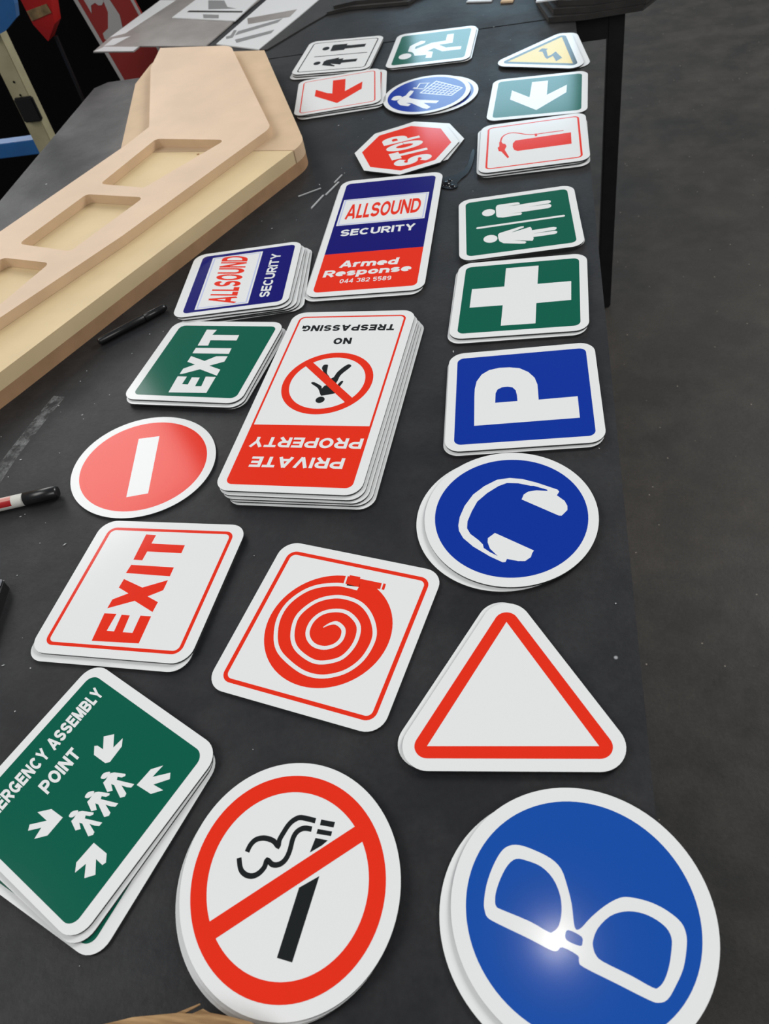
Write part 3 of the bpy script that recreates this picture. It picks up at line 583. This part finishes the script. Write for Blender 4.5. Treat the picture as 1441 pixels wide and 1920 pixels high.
s = Sign('exit_sign', 'exitg', SQ, 3)
s.layer('printed_field', GREEN, Z1, [rrect(-.085, -.089, .09, .088, .010)])
s.layer('lettering', WHITE, Z2, [L('exitg', c) for c in 'EXIT'])
stack(s, ['green sign lettered EXIT in white', 'second sign down under the green EXIT sign, showing at its near left edge', 'lowest sign under the green EXIT sign, showing at its near right corner'], 'green exit signs', [(3, -6.5, .4), (7, -4, -1)])

s = Sign('security_sign', 'alls', SQ, 5)
s.layer('printed_field', NAVY, Z1, [rrect(-.0835, -.0895, .0885, .0905, .009)])
bx = rrect(-.0635, -.083, .030, .0815, .0005, 1)
nb = s.layer('name_box', WHITE, Z2, [bx])
s.layer('box_line', PALE, Z3, ribbons=[(rrect(-.0595, -.079, .026, .0775, .0005, 1), .0022, True)], on=nb)
s.layer('name_lettering', RED, Z3, texts=[('ALLSOUND', L('alls', 't1'), .21, .09)], on=nb)
s.layer('lettering', WHITE, Z2, texts=[('SECURITY', L('alls', 't2'), .2, .09)])
stack(s, ['small square navy sign lettered ALLSOUND SECURITY, top of a fanned stack', 'second sign down in the small square ALLSOUND stack', 'third sign down, middle one of the small square ALLSOUND stack', 'fourth sign down in the small square ALLSOUND stack, fanned to the right', 'bottom sign of the small square ALLSOUND stack, farthest out to the right'], 'small square security signs', [(5, -4.5, -.8), (10, -7, 1.2), (15, -6, .6), (20, -7, 2)])

s = Sign('assembly_point_sign', 'emer', SQ, 3)
s.layer('printed_field', GREEN, Z1, [rrect(-.09, -.093, .087, .088, .011)])
s.layer('lettering', WHITE, Z2, texts=[('EMERGENCY ASSEMBLY', [(-.0590, -.082), (-.0590, .0785), (-.0752, -.082)], .235, .10)])
s.layer('lettering', WHITE, Z2, texts=[('POINT', [(-.029, -.0275), (-.029, .019), (-.0455, -.0275)], .235, .10)])
for i in (1, 2, 3, 4): s.layer('arrow', WHITE, Z2, [L('emer', 'a%d' % i)])
s.layer('people_pictogram', WHITE, Z2, [smooth(L('emer', 'h%d' % i), True, 3) for i in range(3)] + [L('emer', 'b%d' % i) for i in range(3)])
stack(s, ['green emergency assembly point sign cut by the left picture edge', 'middle sign of the assembly point stack, slightly turned under the top one', 'bottom sign of the assembly point stack, turned with its green corner showing'], 'assembly point signs', [(3, -5, 1.5), (13, -12, 6.3)])

LONG = rrect(-.1, -.192, .1, .192, .021)
s = Sign('private_property_sign', 'priv', LONG, 5)
red = [(.087, -.0675), (-.087, -.0675)] + arc(-.0775, -.171, .0095, .0095, 180, 270, 8) + arc(.0775, -.171, .0095, .0095, 270, 360, 8)
s.layer('printed_field', RED, Z1, [red])
s.layer('border_line', RED, Z1, ribbons=[([(-.0855, -.068)] + arc(-.0765, .170, .009, .009, 180, 90, 8) + arc(.0765, .170, .009, .009, 90, 0, 8) + [(.0855, -.068)], .0032, False)])
s.layer('lettering', WHITE, Z2, texts=[('PRIVATE', L('priv', 't1'), .22, .1)])
s.layer('lettering', WHITE, Z2, texts=[('PROPERTY', L('priv', 't2'), .22, .1)])
s.layer('warning_lettering', BLACK, Z1, texts=[('TRESPASSING', L('priv', 't3'), .25, .12)])
s.layer('warning_lettering', BLACK, Z1, texts=[('NO', L('priv', 't4'), .25, .12)])
s.layer('person_pictogram', BLACK, Z1, [ell4(L('priv', 'head'))] + [smooth(L('priv', n), True, 3) for n in ('torso', 'arm', 'legr', 'legl')])
a, b = [Vector(p) for p in L('priv', 'bar')]; e = (b - a).normalized() * .003
s.layer('prohibition_ring', RED, Z2, [[circle(.0, .022, .0675), circle(.0, .022, .056)]], [([tuple(a - e), tuple(b + e)], .0125, False)])
stack(s, ['tall white and red PRIVATE PROPERTY NO TRESPASSING sign, top of its stack', 'second sign down in the PRIVATE PROPERTY stack', 'third sign down, middle one of the PRIVATE PROPERTY stack', 'fourth sign down in the PRIVATE PROPERTY stack', 'bottom sign of the PRIVATE PROPERTY stack, farthest out to the near right'], 'private property signs', [(4.5, -5, -.2), (8, -8, .2), (12, -9, .4), (16, -12, .3)])

s = Sign('security_sign', 'alll', rrect(-.1, -.193, .1, .193, .021), 2)
navy = arc(.0775, .171, .0095, .0095, 0, 90, 8) + arc(-.0785, .171, .0095, .0095, 90, 180, 8) + [(-.088, -.067), (.087, -.067)]
s.layer('navy_field', NAVY, Z1, [navy]); s.layer('red_field', RED, Z1, [[(.087, -.067), (-.088, -.067)] + arc(-.0785, -.171, .0095, .0095, 180, 270, 8) + arc(.0775, -.171, .0095, .0095, 270, 360, 8)])
nb = s.layer('name_box', WHITE, Z2, [[(-.0835, .0265), (.0795, .0265), (.0795, .119), (-.0835, .119)]])
s.layer('box_line', PALE, Z3, ribbons=[(rrect(-.080, .030, .076, .1155, .0005, 1), .0022, True)], on=nb)
s.layer('name_lettering', RED, Z3, texts=[('ALLSOUND', L('alll', 't1'), .2, .08)], on=nb)
s.layer('lettering', WHITE, Z2, texts=[('SECURITY', L('alll', 't2'), .22, .1)])
s.layer('lettering', WHITE, Z2, texts=[('Armed', L('alll', 't3'), .24, .07)])
s.layer('lettering', WHITE, Z2, texts=[('Response', L('alll', 't4'), .24, .07)])
s.layer('telephone_number', WHITE, Z2, texts=[('044 382 5589', L('alll', 't5'), .16, .12)])
stack(s, ['tall navy and red ALLSOUND SECURITY Armed Response sign', 'sign under the tall ALLSOUND sign, white rim showing along its near edge'], 'tall security signs', [(-3, -7, 0)])

DISC = circle(0, 0, .1, 96)
s = Sign('ear_protection_sign', 'head', DISC, 2)
s.layer('printed_field', BLUE, Z1, [circle(.0005, 0, .088, 96)])
s.layer('ear_muffs_pictogram', WHITE, Z2, [L('head', 'muff')])
stack(s, ['round blue sign with white ear muffs', 'round sign under the ear muffs sign, white crescent showing on its left'], 'ear protection signs', [(-10.5, -.5, 0)])

s = Sign('no_smoking_sign', 'smoke', DISC, 3)
s.layer('cigarette_pictogram', BLACK, Z1, [L('smoke', 'c%d' % i) for i in (1, 2, 3, 4)], [(smooth(L('smoke', 's1'), False), .0046, False), (smooth(L('smoke', 's2'), False), .0046, False)])
a, b = [Vector(p) for p in L('smoke', 'bar')]
s.layer('prohibition_ring', RED, Z2, [[circle(-.0015, 0, .0885, 96), circle(-.0015, 0, .0735, 96)]], [([tuple(a), tuple(b)], .0145, False)])
stack(s, ['round no smoking sign with a red ring and black cigarette', 'second round sign down under the no smoking sign', 'lowest round sign under the no smoking sign, sliver showing on the left'], 'no smoking signs', [(-2.5, -1.5, 0), (-6, -2, 0)])

s = Sign('eye_protection_sign', 'glass', DISC, 2)
s.layer('printed_field', mat('sheen_blue_vinyl', (0.006, 0.075, 0.40), GL), Z1, [circle(0, 0, .088, 96)])  # blue lightened to paint in the lamp's reflected halo on this sign
s.layer('spectacles_pictogram', WHITE, Z2, [[smooth(L('glass', 'frame'), True, 3)] + [smooth(L('glass', 'h%d' % i), True, 3) for i in (1, 2, 3)]])
stack(s, ['round blue sign with white spectacles', 'round sign under the spectacles sign, white crescent showing on its left'], 'eye protection signs', [(-10.5, -3, 0)])

s = Sign('no_entry_sign', 'minus', DISC, 1)
s.layer('printed_field', RED, Z1, [circle(0, 0, .088, 96)])
s.layer('bar', WHITE, Z2, [L('minus', 'bar')])
stack(s, ['round red no entry sign with a white bar'], None)

s = Sign('trolley_sign', 'troll', DISC, 2)
s.layer('printed_field', BLUE, Z1, [circle(0, 0, .0895, 96)])
s.layer('person_pictogram', WHITE, Z2, [smooth(L('troll', 'head'), True, 3), L('troll', 'body')])
bk = [Vector(p) for p in L('troll', 'basket')]; rb = [([tuple(p) for p in bk], .0034, True)]
for i in range(1, 8):
    t = i / 8; rb.append(([tuple(bk[0].lerp(bk[3], t)), tuple(bk[1].lerp(bk[2], t))], .0022, False))
for i in range(1, 5):
    t = i / 5; rb.append(([tuple(bk[0].lerp(bk[1], t)), tuple(bk[3].lerp(bk[2], t))], .0022, False))
rb += [(L('troll', 'handle'), .003, False), (L('troll', 'grip'), .006, False), (L('troll', 'h2'), .0024, False)]
s.layer('basket_pictogram', WHITE, Z2, [], rb)
stack(s, ['round blue sign with a white figure and wire basket', 'round sign under the wire basket sign, showing at its right'], 'round basket signs', [(16, -7, 0)])

def tri(R): return [(R * math.cos(math.pi / 2 + i * 2 * math.pi / 3), R * math.sin(math.pi / 2 + i * 2 * math.pi / 3)) for i in range(3)]
s = Sign('warning_triangle_sign', 'triw', rpoly(tri(.0916 + .049), .0255, 14), 2)
s.layer('red_band', RED, Z1, [[rpoly(tri(.0916 + .0245), .0125, 12), tri(.0916)]])
stack(s, ['white triangle sign with a red border and empty centre', 'triangle sign under the blank red bordered triangle, rim showing on the left'], 'blank warning triangles', [(-5, 3.5, 0)])
s = Sign('warning_triangle_sign', 'triy', rpoly(tri(.0904 + .048), .0255, 14), 2)
s.layer('black_band', BLACK, Z1, [[rpoly(tri(.0904 + .020), .011, 12), tri(.0904)]])
s.layer('printed_field', YELLOW, Z1, [tri(.0904)])
s.layer('arrow_pictogram', BLACK, Z2, [L('triy', 'bolt')])
stack(s, ['yellow triangle sign with black border and zigzag arrow', 'triangle sign under the yellow triangle, white point showing at its right'], 'yellow warning triangles', [(4, -14, 0)])

OCT = [(.108 * math.cos(i * math.pi / 4), .108 * math.sin(i * math.pi / 4)) for i in range(8)]
s = Sign('stop_sign', 'stop', OCT, 2)
s.layer('printed_field', RED, Z1, [[(x * .855, y * .855) for x, y in OCT]])
s.layer('lettering', WHITE, Z2, texts=[('STOP', L('stop', 'text'), .265, .10)])
stack(s, ['red octagonal sign lettered STOP', 'octagonal sign under the STOP sign, white corner showing at its far right'], 'stop signs', [(-9, -11, 3)])

# ------------------------------------------------------------------ wooden routed blank
BT, PT = 0.050, 0.068
base = [(-.966, 2.185), (-.669, 2.103), (-.462, 1.558), (-.822, .880), (-.98, .60), (-1.17, .72), (-.885, 1.62), (-.982, 1.999), (-.981, 2.118)]
def round_at(lp, idx, r):
    out = []
    for i, p in enumerate(lp):
        if i not in idx: out.append(p); continue
        p = Vector(p); a = (Vector(lp[i - 1]) - p).normalized(); c = (Vector(lp[(i + 1) % len(lp)]) - p).normalized()
        for q in range(9):
            t = q / 8; out.append(tuple((1 - t) ** 2 * (p + a * r) + 2 * t * (1 - t) * p + t * t * (p + c * r)))
    return out
wb = empty('routed_wooden_blank', (-.75, 1.4, 0)); tag(wb, 'large pale wooden blank with a raised plate and routed pockets', 'wooden board')
OX, OY = -.75, 1.4
sh = lambda lp: [(x - OX, y - OY) for x, y in lp]
F = Flat(); F.prism(sh(round_at(base, (2,), .035)), 0, .024); F.build('lower_board', BROWN, wb)
head = [(-.966, 2.185), (-.669, 2.103), (-.462, 1.558), (-.478, 1.5275), (-.885, 1.615), (-.982, 1.999), (-.981, 2.118)]
F = Flat(); F.prism(sh(round_at(head, (2,), .03)), .0242, BT); F.build('head_board', MDFS, wb)
tail = [(-.480, 1.526), (-.822, .880), (-.98, .60), (-1.17, .72), (-.884, 1.613)]
F = Flat(); F.prism(sh(tail), .0242, BT - .0003); tb = F.build('tail_board', PLY, wb)
plate = [(-.964, 2.173), (-.761, 2.116), (-.747, 2.096), (-.537, 1.602), (-.732, 1.225), (-.869, 1.0), (-1.02, .74), (-1.15, .83), (-1.15, .98), (-.859, 1.605), (-.832, 1.682), (-.947, 2.04)]
pk = [[(-.794, 1.616), (-.626, 1.57), (-.749, 1.40), (-.856, 1.437)], [(-.871, 1.40), (-.736, 1.361), (-.820, 1.189), (-.943, 1.233)], [(-.954, 1.189), (-.846, 1.156), (-.902, .997), (-1.03, 1.045)]]
F = Flat(); F.prism(sh(round_at(plate, (1, 3), .02)), BT + .0002, PT, 0, 1, [sh(rpoly(p, .011, 6)) for p in pk])
F.build('top_plate', [MDF, MDFS], wb)
# little dark nail heads in the far pocket
for i, (x, y) in enumerate([(-.672, 1.562), (-.690, 1.560), (-.681, 1.548)]):
    F = Flat(); F.prism(circle(x - OX, y - OY, .0025, 12), BT - .0003, BT + .0008); F.build('nail_head', BROWN, tb)

# ------------------------------------------------------------------ small things on the workbench
def rod(name, p, q, z, label, cat):
    d = Vector(q) - Vector(p); o = empty(name, (p[0], p[1], z), math.atan2(d.y, d.x)); tag(o, label, cat); return o, d.length
mk, ln = rod('marker', (-.790, .6255), (-.650, .664), .0095, 'white and red marker with a black cap beside the no entry sign', 'marker')
lathe('barrel', [(0, .0078), (.002, .0088), (.0955, .0088), (.096, .007)], PENW, mk)
mkb = mk.children[0]
lathe('cap', [(.0962, .0075), (.0963, .0095), (.140, .0088), (.143, .0070)], PLASTIC, mk)
me = []
def band(name, x0, x1, r, a0, a1, m):
    v = []; f = []; n = 8
    for x in (x0, x1):
        for k in range(n + 1): a = math.radians(a0 + (a1 - a0) * k / n); v.append((x, r * math.cos(a), r * math.sin(a)))
    for k in range(n): f.append((k, k + 1, n + 2 + k, n + 1 + k))
    d = bpy.data.meshes.new(name); d.from_pydata(v, [], f); d.update(); link(name, d, m, mkb)
band('label_print', .002, .080, .00895, 72, 118, PENP); band('label_stripe', .002, .080, .00895, 118, 172, PENR)
pn, ln = rod('marker_pen', (-.722, 1.000), (-.628, 1.088), .007, 'black marker lying along the near side of the wooden blank', 'marker')
lathe('barrel', [(0, .004), (.003, .0065), (.085, .0068), (.086, .006)], PLASTIC, pn); pc = lathe('cap', [(.0862, .006), (.087, .0072), (.122, .0066), (.128, .004)], PLASTIC, pn)
F = Flat(); F.prism([(.09, .0055), (.125, .0055), (.125, .0085), (.09, .0085)], -.001, .0015); F.build('clip', PLASTIC, pc)
kn = empty('cutter_handle', (-.668, .466, 0), math.radians(100)); tag(kn, 'ridged black plastic handle at the left edge, beside the red EXIT sign', 'handle')
F = Flat(); F.prism(rpoly([(-.05, -.016), (.046, -.016), (.046, .016), (-.05, .016)], .006, 5), 0, .014); kg = F.build('grip', PLASTIC, kn)
for i in range(5): box_mesh('rib', -.042 + i * .016, -.036 + i * .016, -.0145, .0145, .0138, .0160, mat('grey_plastic', (.26, .27, .30), .3) if i == 0 else bpy.data.materials['grey_plastic'], kg, .0006)
box_mesh('end_cap', .034, .045, -.014, .014, .0138, .0165, bpy.data.materials['grey_plastic'], kn, .001)
sl = [((-.464, 1.435), (-.422, 1.459), .0030, 'pale thin offcut strip nearest the wooden blank'), ((-.428, 1.385), (-.412, 1.431), .0034, 'pale thin offcut strip nearest the tall ALLSOUND sign'), ((-.408, 1.430), (-.389, 1.477), .0034, 'pale thin offcut strip in the middle of the row beside the wooden blank'), ((-.398, 1.476), (-.387, 1.505), .0026, 'faint short offcut strip farthest up the row beside the wooden blank')]
for p, q, w, lab in sl:
    p = Vector(p); q = Vector(q); c = (p + q) / 2; d = (q - p); F = Flat(); h = d.length / 2
    F.prism([(-h, -w / 2), (h, -w / 2 * .8), (h * .98, w / 2), (-h * .97, w / 2 * .9)], 0, .0016)
    o = F.build('offcut_strip', SWARF); o.location = (c.x, c.y, 0.0002); o.rotation_euler = (0, 0, math.atan2(d.y, d.x)); tag(o, lab, 'offcut', 'thin offcut strips')
# dark glossy glue lump between the STOP sign and the green restroom sign
GLUE = mat('dark_wet_glue', (0.006, 0.006, 0.008), 0.16)
F = Flat()
F.prism(smooth([(-.016, -.004), (-.006, -.018), (.008, -.026), (.020, -.020), (.019, -.006), (.026, .010), (.036, .026), (.042, .050), (.045, .078), (.046, .106), (.043, .122), (.039, .108), (.037, .080), (.033, .054), (.026, .038), (.012, .026), (-.004, .022), (-.014, .012)], True, 5), 0, .0012)
bm = bmesh.new(); d0 = bpy.data.meshes.new('tmp'); d0.from_pydata(F.v, [], F.f); bm.from_mesh(d0); bpy.data.meshes.remove(d0)
for x, y, r in [(-.003, -.004, .0095), (.010, -.016, .007), (.004, .006, .006)]:
    g = bmesh.ops.create_uvsphere(bm, u_segments=18, v_segments=10, radius=r)
    for v in g['verts']: v.co.z = max(v.co.z, -.001) * .5; v.co.x += x; v.co.y += y
d = bpy.data.meshes.new('glue_blob'); bm.to_mesh(d); bm.free()
for p in d.polygons: p.use_smooth = len(p.vertices) == 4
o = link('glue_blob', d, GLUE); o.location = (-.173, 1.428, .0008); tag(o, 'shiny black glue drips between the STOP and green restroom signs', 'glue')
# raw timber offcut at the near edge
tp = [(-.46, .02), (-.40, .058), (-.356, .0715), (-.333, .0785), (-.298, .0845), (-.284, .0855), (-.276, .0895), (-.271, .0875), (-.253, .0865), (-.235, .0845), (-.215, .078), (-.19, .06), (-.16, .01), (-.18, -.12), (-.44, -.12)]
F = Flat(); F.prism([(x + .3, y + .02) for x, y in tp], 0, .020)
F.prism([(-.303 + .3, .0825 + .02), (-.2805 + .3, .0930 + .02), (-.2800 + .3, .0922 + .02), (-.297 + .3, .0815 + .02)], .017, .0185)
o = F.build('timber_offcut', TIMBER); o.location = (-.3, -.02, 0); tag(o, 'splintered raw timber offcut at the bottom picture edge', 'wood')
# pale flecks of swarf strewn about
F = Flat(); occupied = [FR[k][0] for k in FR]
k = 0
while k < 120:
    x = random.uniform(-.95, .08); y = random.uniform(.1, 2.1)
    if any((x - ox) ** 2 + (y - oy) ** 2 < .135 ** 2 for ox, oy in occupied) or (x < -.4 and y > .8 + (x + .8) * 1.9): continue
    if abs(x + .3065) < .17 and abs(y - .833) < .24 or abs(x + .283) < .13 and abs(y - 1.273) < .22: continue
    r = random.uniform(.0004, .0011); a = random.uniform(0, 6.28); e = random.choice([1, 1, 2.5])
    F.prism([(x + r * e * math.cos(a + t) if 0 else x + r * (e * math.cos(t) * math.cos(a) - math.sin(t) * math.sin(a)), y + r * (e * math.cos(t) * math.sin(a) + math.sin(t) * math.cos(a))) for t in (0, 1.3, 2.9, 4.4)], .0002, .0008); k += 1
o = F.build('swarf', SWARF); tag(o, 'tiny pale flecks of swarf strewn over the dark workbench', 'swarf', kind='stuff')

# ------------------------------------------------------------------ metal sheets and boards at the far end
def sheet(name, lp, z, t, m, label, cat='sheet', group=None):
    cx = sum(p[0] for p in lp) / len(lp); cy = sum(p[1] for p in lp) / len(lp)
    o = empty(name, (cx, cy, z)); tag(o, label, cat, group); F = Flat(); F.prism([(x - cx, y - cy) for x, y in lp], 0, t); F.build('panel', m, o); o['cx'] = cx; o['cy'] = cy; return o
def onsheet(o, name, lps, z, m):
    F = Flat()
    for lp in lps: F.poly([(x - o['cx'], y - o['cy']) for x, y in lp], z)
    F.build(name, m, o)
sA = sheet('metal_sheet', [(-1.291, 2.440), (-1.278, 2.547), (-1.206, 2.843), (-1.166, 3.024), (-.800, 2.790), (-.845, 2.626), (-.910, 2.348), (-1.137, 2.429), (-1.144, 2.392)], .0008, .003, SHEET, 'large grey metal sheet overhanging the left end of the far bench', group='sheets on the far bench')
onsheet(sA, 'film_strip', [[(-1.276, 2.546), (-1.23, 2.562), (-1.141, 2.813), (-1.205, 2.841)]], .0032, FILM); onsheet(sA, 'film_edge', [[(-1.289, 2.441), (-1.146, 2.394), (-1.139, 2.423), (-1.266, 2.470)], [(-1.27, 2.475), (-1.235, 2.47), (-1.20, 2.53), (-1.26, 2.53)]], .0033, FILM)
sB = sheet('printed_sheet', [(-.879, 2.352), (-.734, 2.262), (-.664, 2.479), (-.619, 2.626), (-.584, 2.761), (-.770, 2.811)], .0008, .003, FILM, 'white sheet with grey printed stripes behind the wooden blank', group='sheets on the far bench')
onsheet(sB, 'print', [[(-.836, 2.397), (-.721, 2.451), (-.712, 2.480), (-.834, 2.429)], [(-.815, 2.335), (-.723, 2.371), (-.719, 2.397), (-.827, 2.363)], [(-.863, 2.4), (-.85, 2.403), (-.85, 2.443), (-.84, 2.439), (-.838, 2.382), (-.856, 2.377)]], .0032, PRINT)
onsheet(sB, 'grey_band', [[(-.83, 2.528), (-.681, 2.54), (-.692, 2.485), (-.815, 2.475)]], .0033, SHEET)
sC = sheet('printed_sheet', [(-1.098, 2.633), (-.864, 2.513), (-.835, 2.670), (-.811, 2.785), (-1.029, 2.914), (-1.062, 2.768)], .0042, .003, FILM, 'white sheet with large grey print lying on the grey metal sheet', group='sheets on the far bench')
onsheet(sC, 'print', [[(-1.01, 2.745), (-.95, 2.718), (-.922, 2.650), (-.885, 2.62), (-.985, 2.655)], [(-.992, 2.616), (-.933, 2.587), (-.925, 2.555), (-.979, 2.578)]], .0032, PRINT); onsheet(sC, 'groove', [[(-1.057, 2.660), (-.857, 2.575), (-.857, 2.588), (-1.053, 2.673)]], .0033, DARKSHEET)
o = sheet('dark_strip', [(-.732, 2.2605), (-.709, 2.253), (-.619, 2.403), (-.52, 2.55), (-.483, 2.623), (-.580, 2.755), (-.615, 2.63), (-.660, 2.478)], .0008, .0026, DARKSHEET, 'narrow black strip along the right side of the striped white sheet', 'strip')
for i, (lp, z) in enumerate([([(-.578, 2.459), (-.515, 2.474), (-.346, 2.444), (-.301, 2.518), (-.567, 2.661)], .0008), ([(-.56, 2.475), (-.50, 2.49), (-.36, 2.462), (-.29, 2.53), (-.55, 2.68)], .009)]):
    sheet('dark_board', lp, z, .008, DARKSHEET, ['lower dark board behind the restroom sign, on the far bench', 'upper dark board behind the restroom sign, on the far bench'][i], 'board', 'dark boards behind the restroom sign')
for i in range(3):
    q = .012 * i
    sheet('dark_plank', [(.022 + q, 2.165 + q), (.105 + q, 2.150 + q * .6), (.238 + q * .6, 2.158 + q * .4), (.36, 2.35), (.33, 2.75), (-.04, 2.75), (-.005 + q, 2.30)], .0008 + .0125 * i, .012, DARKSHEET, ['lowest of three dark planks jutting over the far right bench corner', 'middle of three dark planks jutting over the far right bench corner', 'topmost of three dark planks jutting over the far right bench corner'][i], 'plank', 'dark planks at the far corner')
F = Flat(); F.prism([(-.035, -.012), (.035, -.014), (.03, .015), (-.03, .017)], 0, .003); o = F.build('film_scrap', FILM); o.location = (.028, 2.205, .0386); tag(o, 'white film scrap on the dark planks at the far right corner', 'scrap')
F = Flat(); F.prism([(-.035, -.012), (.035, -.014), (.03, .022), (-.03, .027)], 0, .003); o = F.build('film_scrap', FILM); o.location = (-.15, 2.394, .0008); o.rotation_euler = (0, 0, -.3); tag(o, 'white film scrap on the far bench above the running man sign', 'scrap')
F = Flat(); F.prism([(-.016, -.01), (.016, -.01), (.014, .02), (-.014, .02)], 0, .004); o = F.build('wood_chip', MDFS); o.location = (-.079, 2.355, .0008); o.rotation_euler = (0, 0, -.25); tag(o, 'small orange brown wood chip on the far bench', 'wood chip')

# ------------------------------------------------------------------ beyond the bench, left
bb = box_mesh('black_backdrop', -4.2, -.98, 3.20, 3.24, -.85, .36, MATTEBLACK); tag(bb, 'large matte black backdrop filling the dark area behind the storage rack', 'board')  # black panel added to fill the dark area left of the bench
rs = empty('red_signboard', (-1.35, 2.9, -.85)); tag(rs, 'dark red signboard with white shapes leaning behind the wooden blank', 'signboard')
def upright(name, pts, y0, y1, m, parent, ox=0, oz=0):
    F = Flat(); F.prism([(x - ox, z - oz) for x, z in pts], -y1, -y0)
    me = F.build(name, m, parent); me.data.transform(Matrix.Rotation(math.radians(90), 4, 'X')); return me
lean = lambda z: -.21 * (z + .85)
L0, R0 = -1.344, -1.142
pan = [(L0, -.85), (R0, -.85), (R0 + lean(.30), .30), (L0 + lean(.30), .30)]
upright('board', pan, 0.0, .012, MAROON, rs, -1.35, -.85)
upright('white_edge', [(L0, -.85), (L0 + .014, -.85), (L0 + .014 + lean(.3), .3), (L0 + lean(.3), .3)], -.001, .0, GREYW, rs, -1.35, -.85)
upright('white_edge', [(R0 - .010, -.85), (R0, -.85), (R0 + lean(.3), .3), (R0 - .010 + lean(.3), .3)], -.001, .0, GREYW, rs, -1.35, -.85)
upright('white_shape', [(-1.50, .07), (-1.494, .03), (-1.484, -.017), (-1.476, .006), (-1.458, .012), (-1.449, .003), (-1.437, .002), (-1.425, .013), (-1.42, .07)], -.001, 0, GREYW, rs, -1.35, -.85)
upright('white_shape', [(-1.412, .07), (-1.403, .013), (-1.388, -.034), (-1.395, -.078), (-1.42, -.098), (-1.45, -.112), (-1.474, -.098), (-1.472, -.080), (-1.447, -.068), (-1.425, -.02), (-1.428, .07)], -.001, 0, GREYW, rs, -1.35, -.85)

rk = empty('storage_rack', (-1.43, 2.2, -.85)); tag(rk, 'storage rack with drab upright posts and blue beams, left of the bench', 'rack')
def rbox(name, x0, x1, y0, y1, z0, z1, m, bev=.002): return box_mesh(name, x0 + 1.43, x1 + 1.43, y0 - 2.2, y1 - 2.2, z0 + .85, z1 + .85, m, rk, bev)
pst = rbox('post', -1.456, -1.403, 2.2, 2.24, -.85, .55, POST); rbox('post', -2.75, -2.70, 2.2, 2.24, -.85, .55, POST)
for z in (.03, -.005, -.02, -.16, -.20): 
    F = Flat(); F.prism(circle(0, 0, .0032, 12), 0, .001); q = F.build('post_hole', MATTEBLACK, pst); q.data.transform(Matrix.Rotation(math.radians(90), 4, 'X')); q.location = (.003 + (.012 if z in (-.02, -.16) else 0), -.0002, z + .85)
rbox('beam', -2.70, -1.456, 2.205, 2.245, -.172, -.130, BEAM); rbox('beam', -2.70, -1.456, 2.205, 2.245, .200, .30, BEAM)
upright('blue_panel', [(-1.425, .143), (-1.398, .152), (-1.362, .161), (-1.316, .186), (-1.304, .215), (-1.29, .30), (-1.425, .30)], -.03, -.01, BEAM, rk, -1.43, -.85)
rbox('bracket', -1.447, -1.390, 2.185, 2.199, -.075, -.008, PLASTIC, .004)
rt = empty('red_holder', (-1.44, 2.52, -.85)); tag(rt, 'pointed red plastic holder with a tan taped band hanging at the blue rack', 'holder')
upright('body', [(-1.50, .28), (-1.392, .27), (-1.396, .135), (-1.418, .068), (-1.462, .026), (-1.486, .075)], 0, .05, REDP, rt, -1.44, -.85)
upright('tape_band', [(-1.487, .112), (-1.416, .122), (-1.412, .098), (-1.484, .085)], -.002, 0, TAN, rt, -1.44, -.85)
upright('hanging_strap', [(-1.449, -.85), (-1.441, -.85), (-1.441, .03), (-1.449, .03)], .02, .03, PLASTIC, rt, -1.44, -.85)
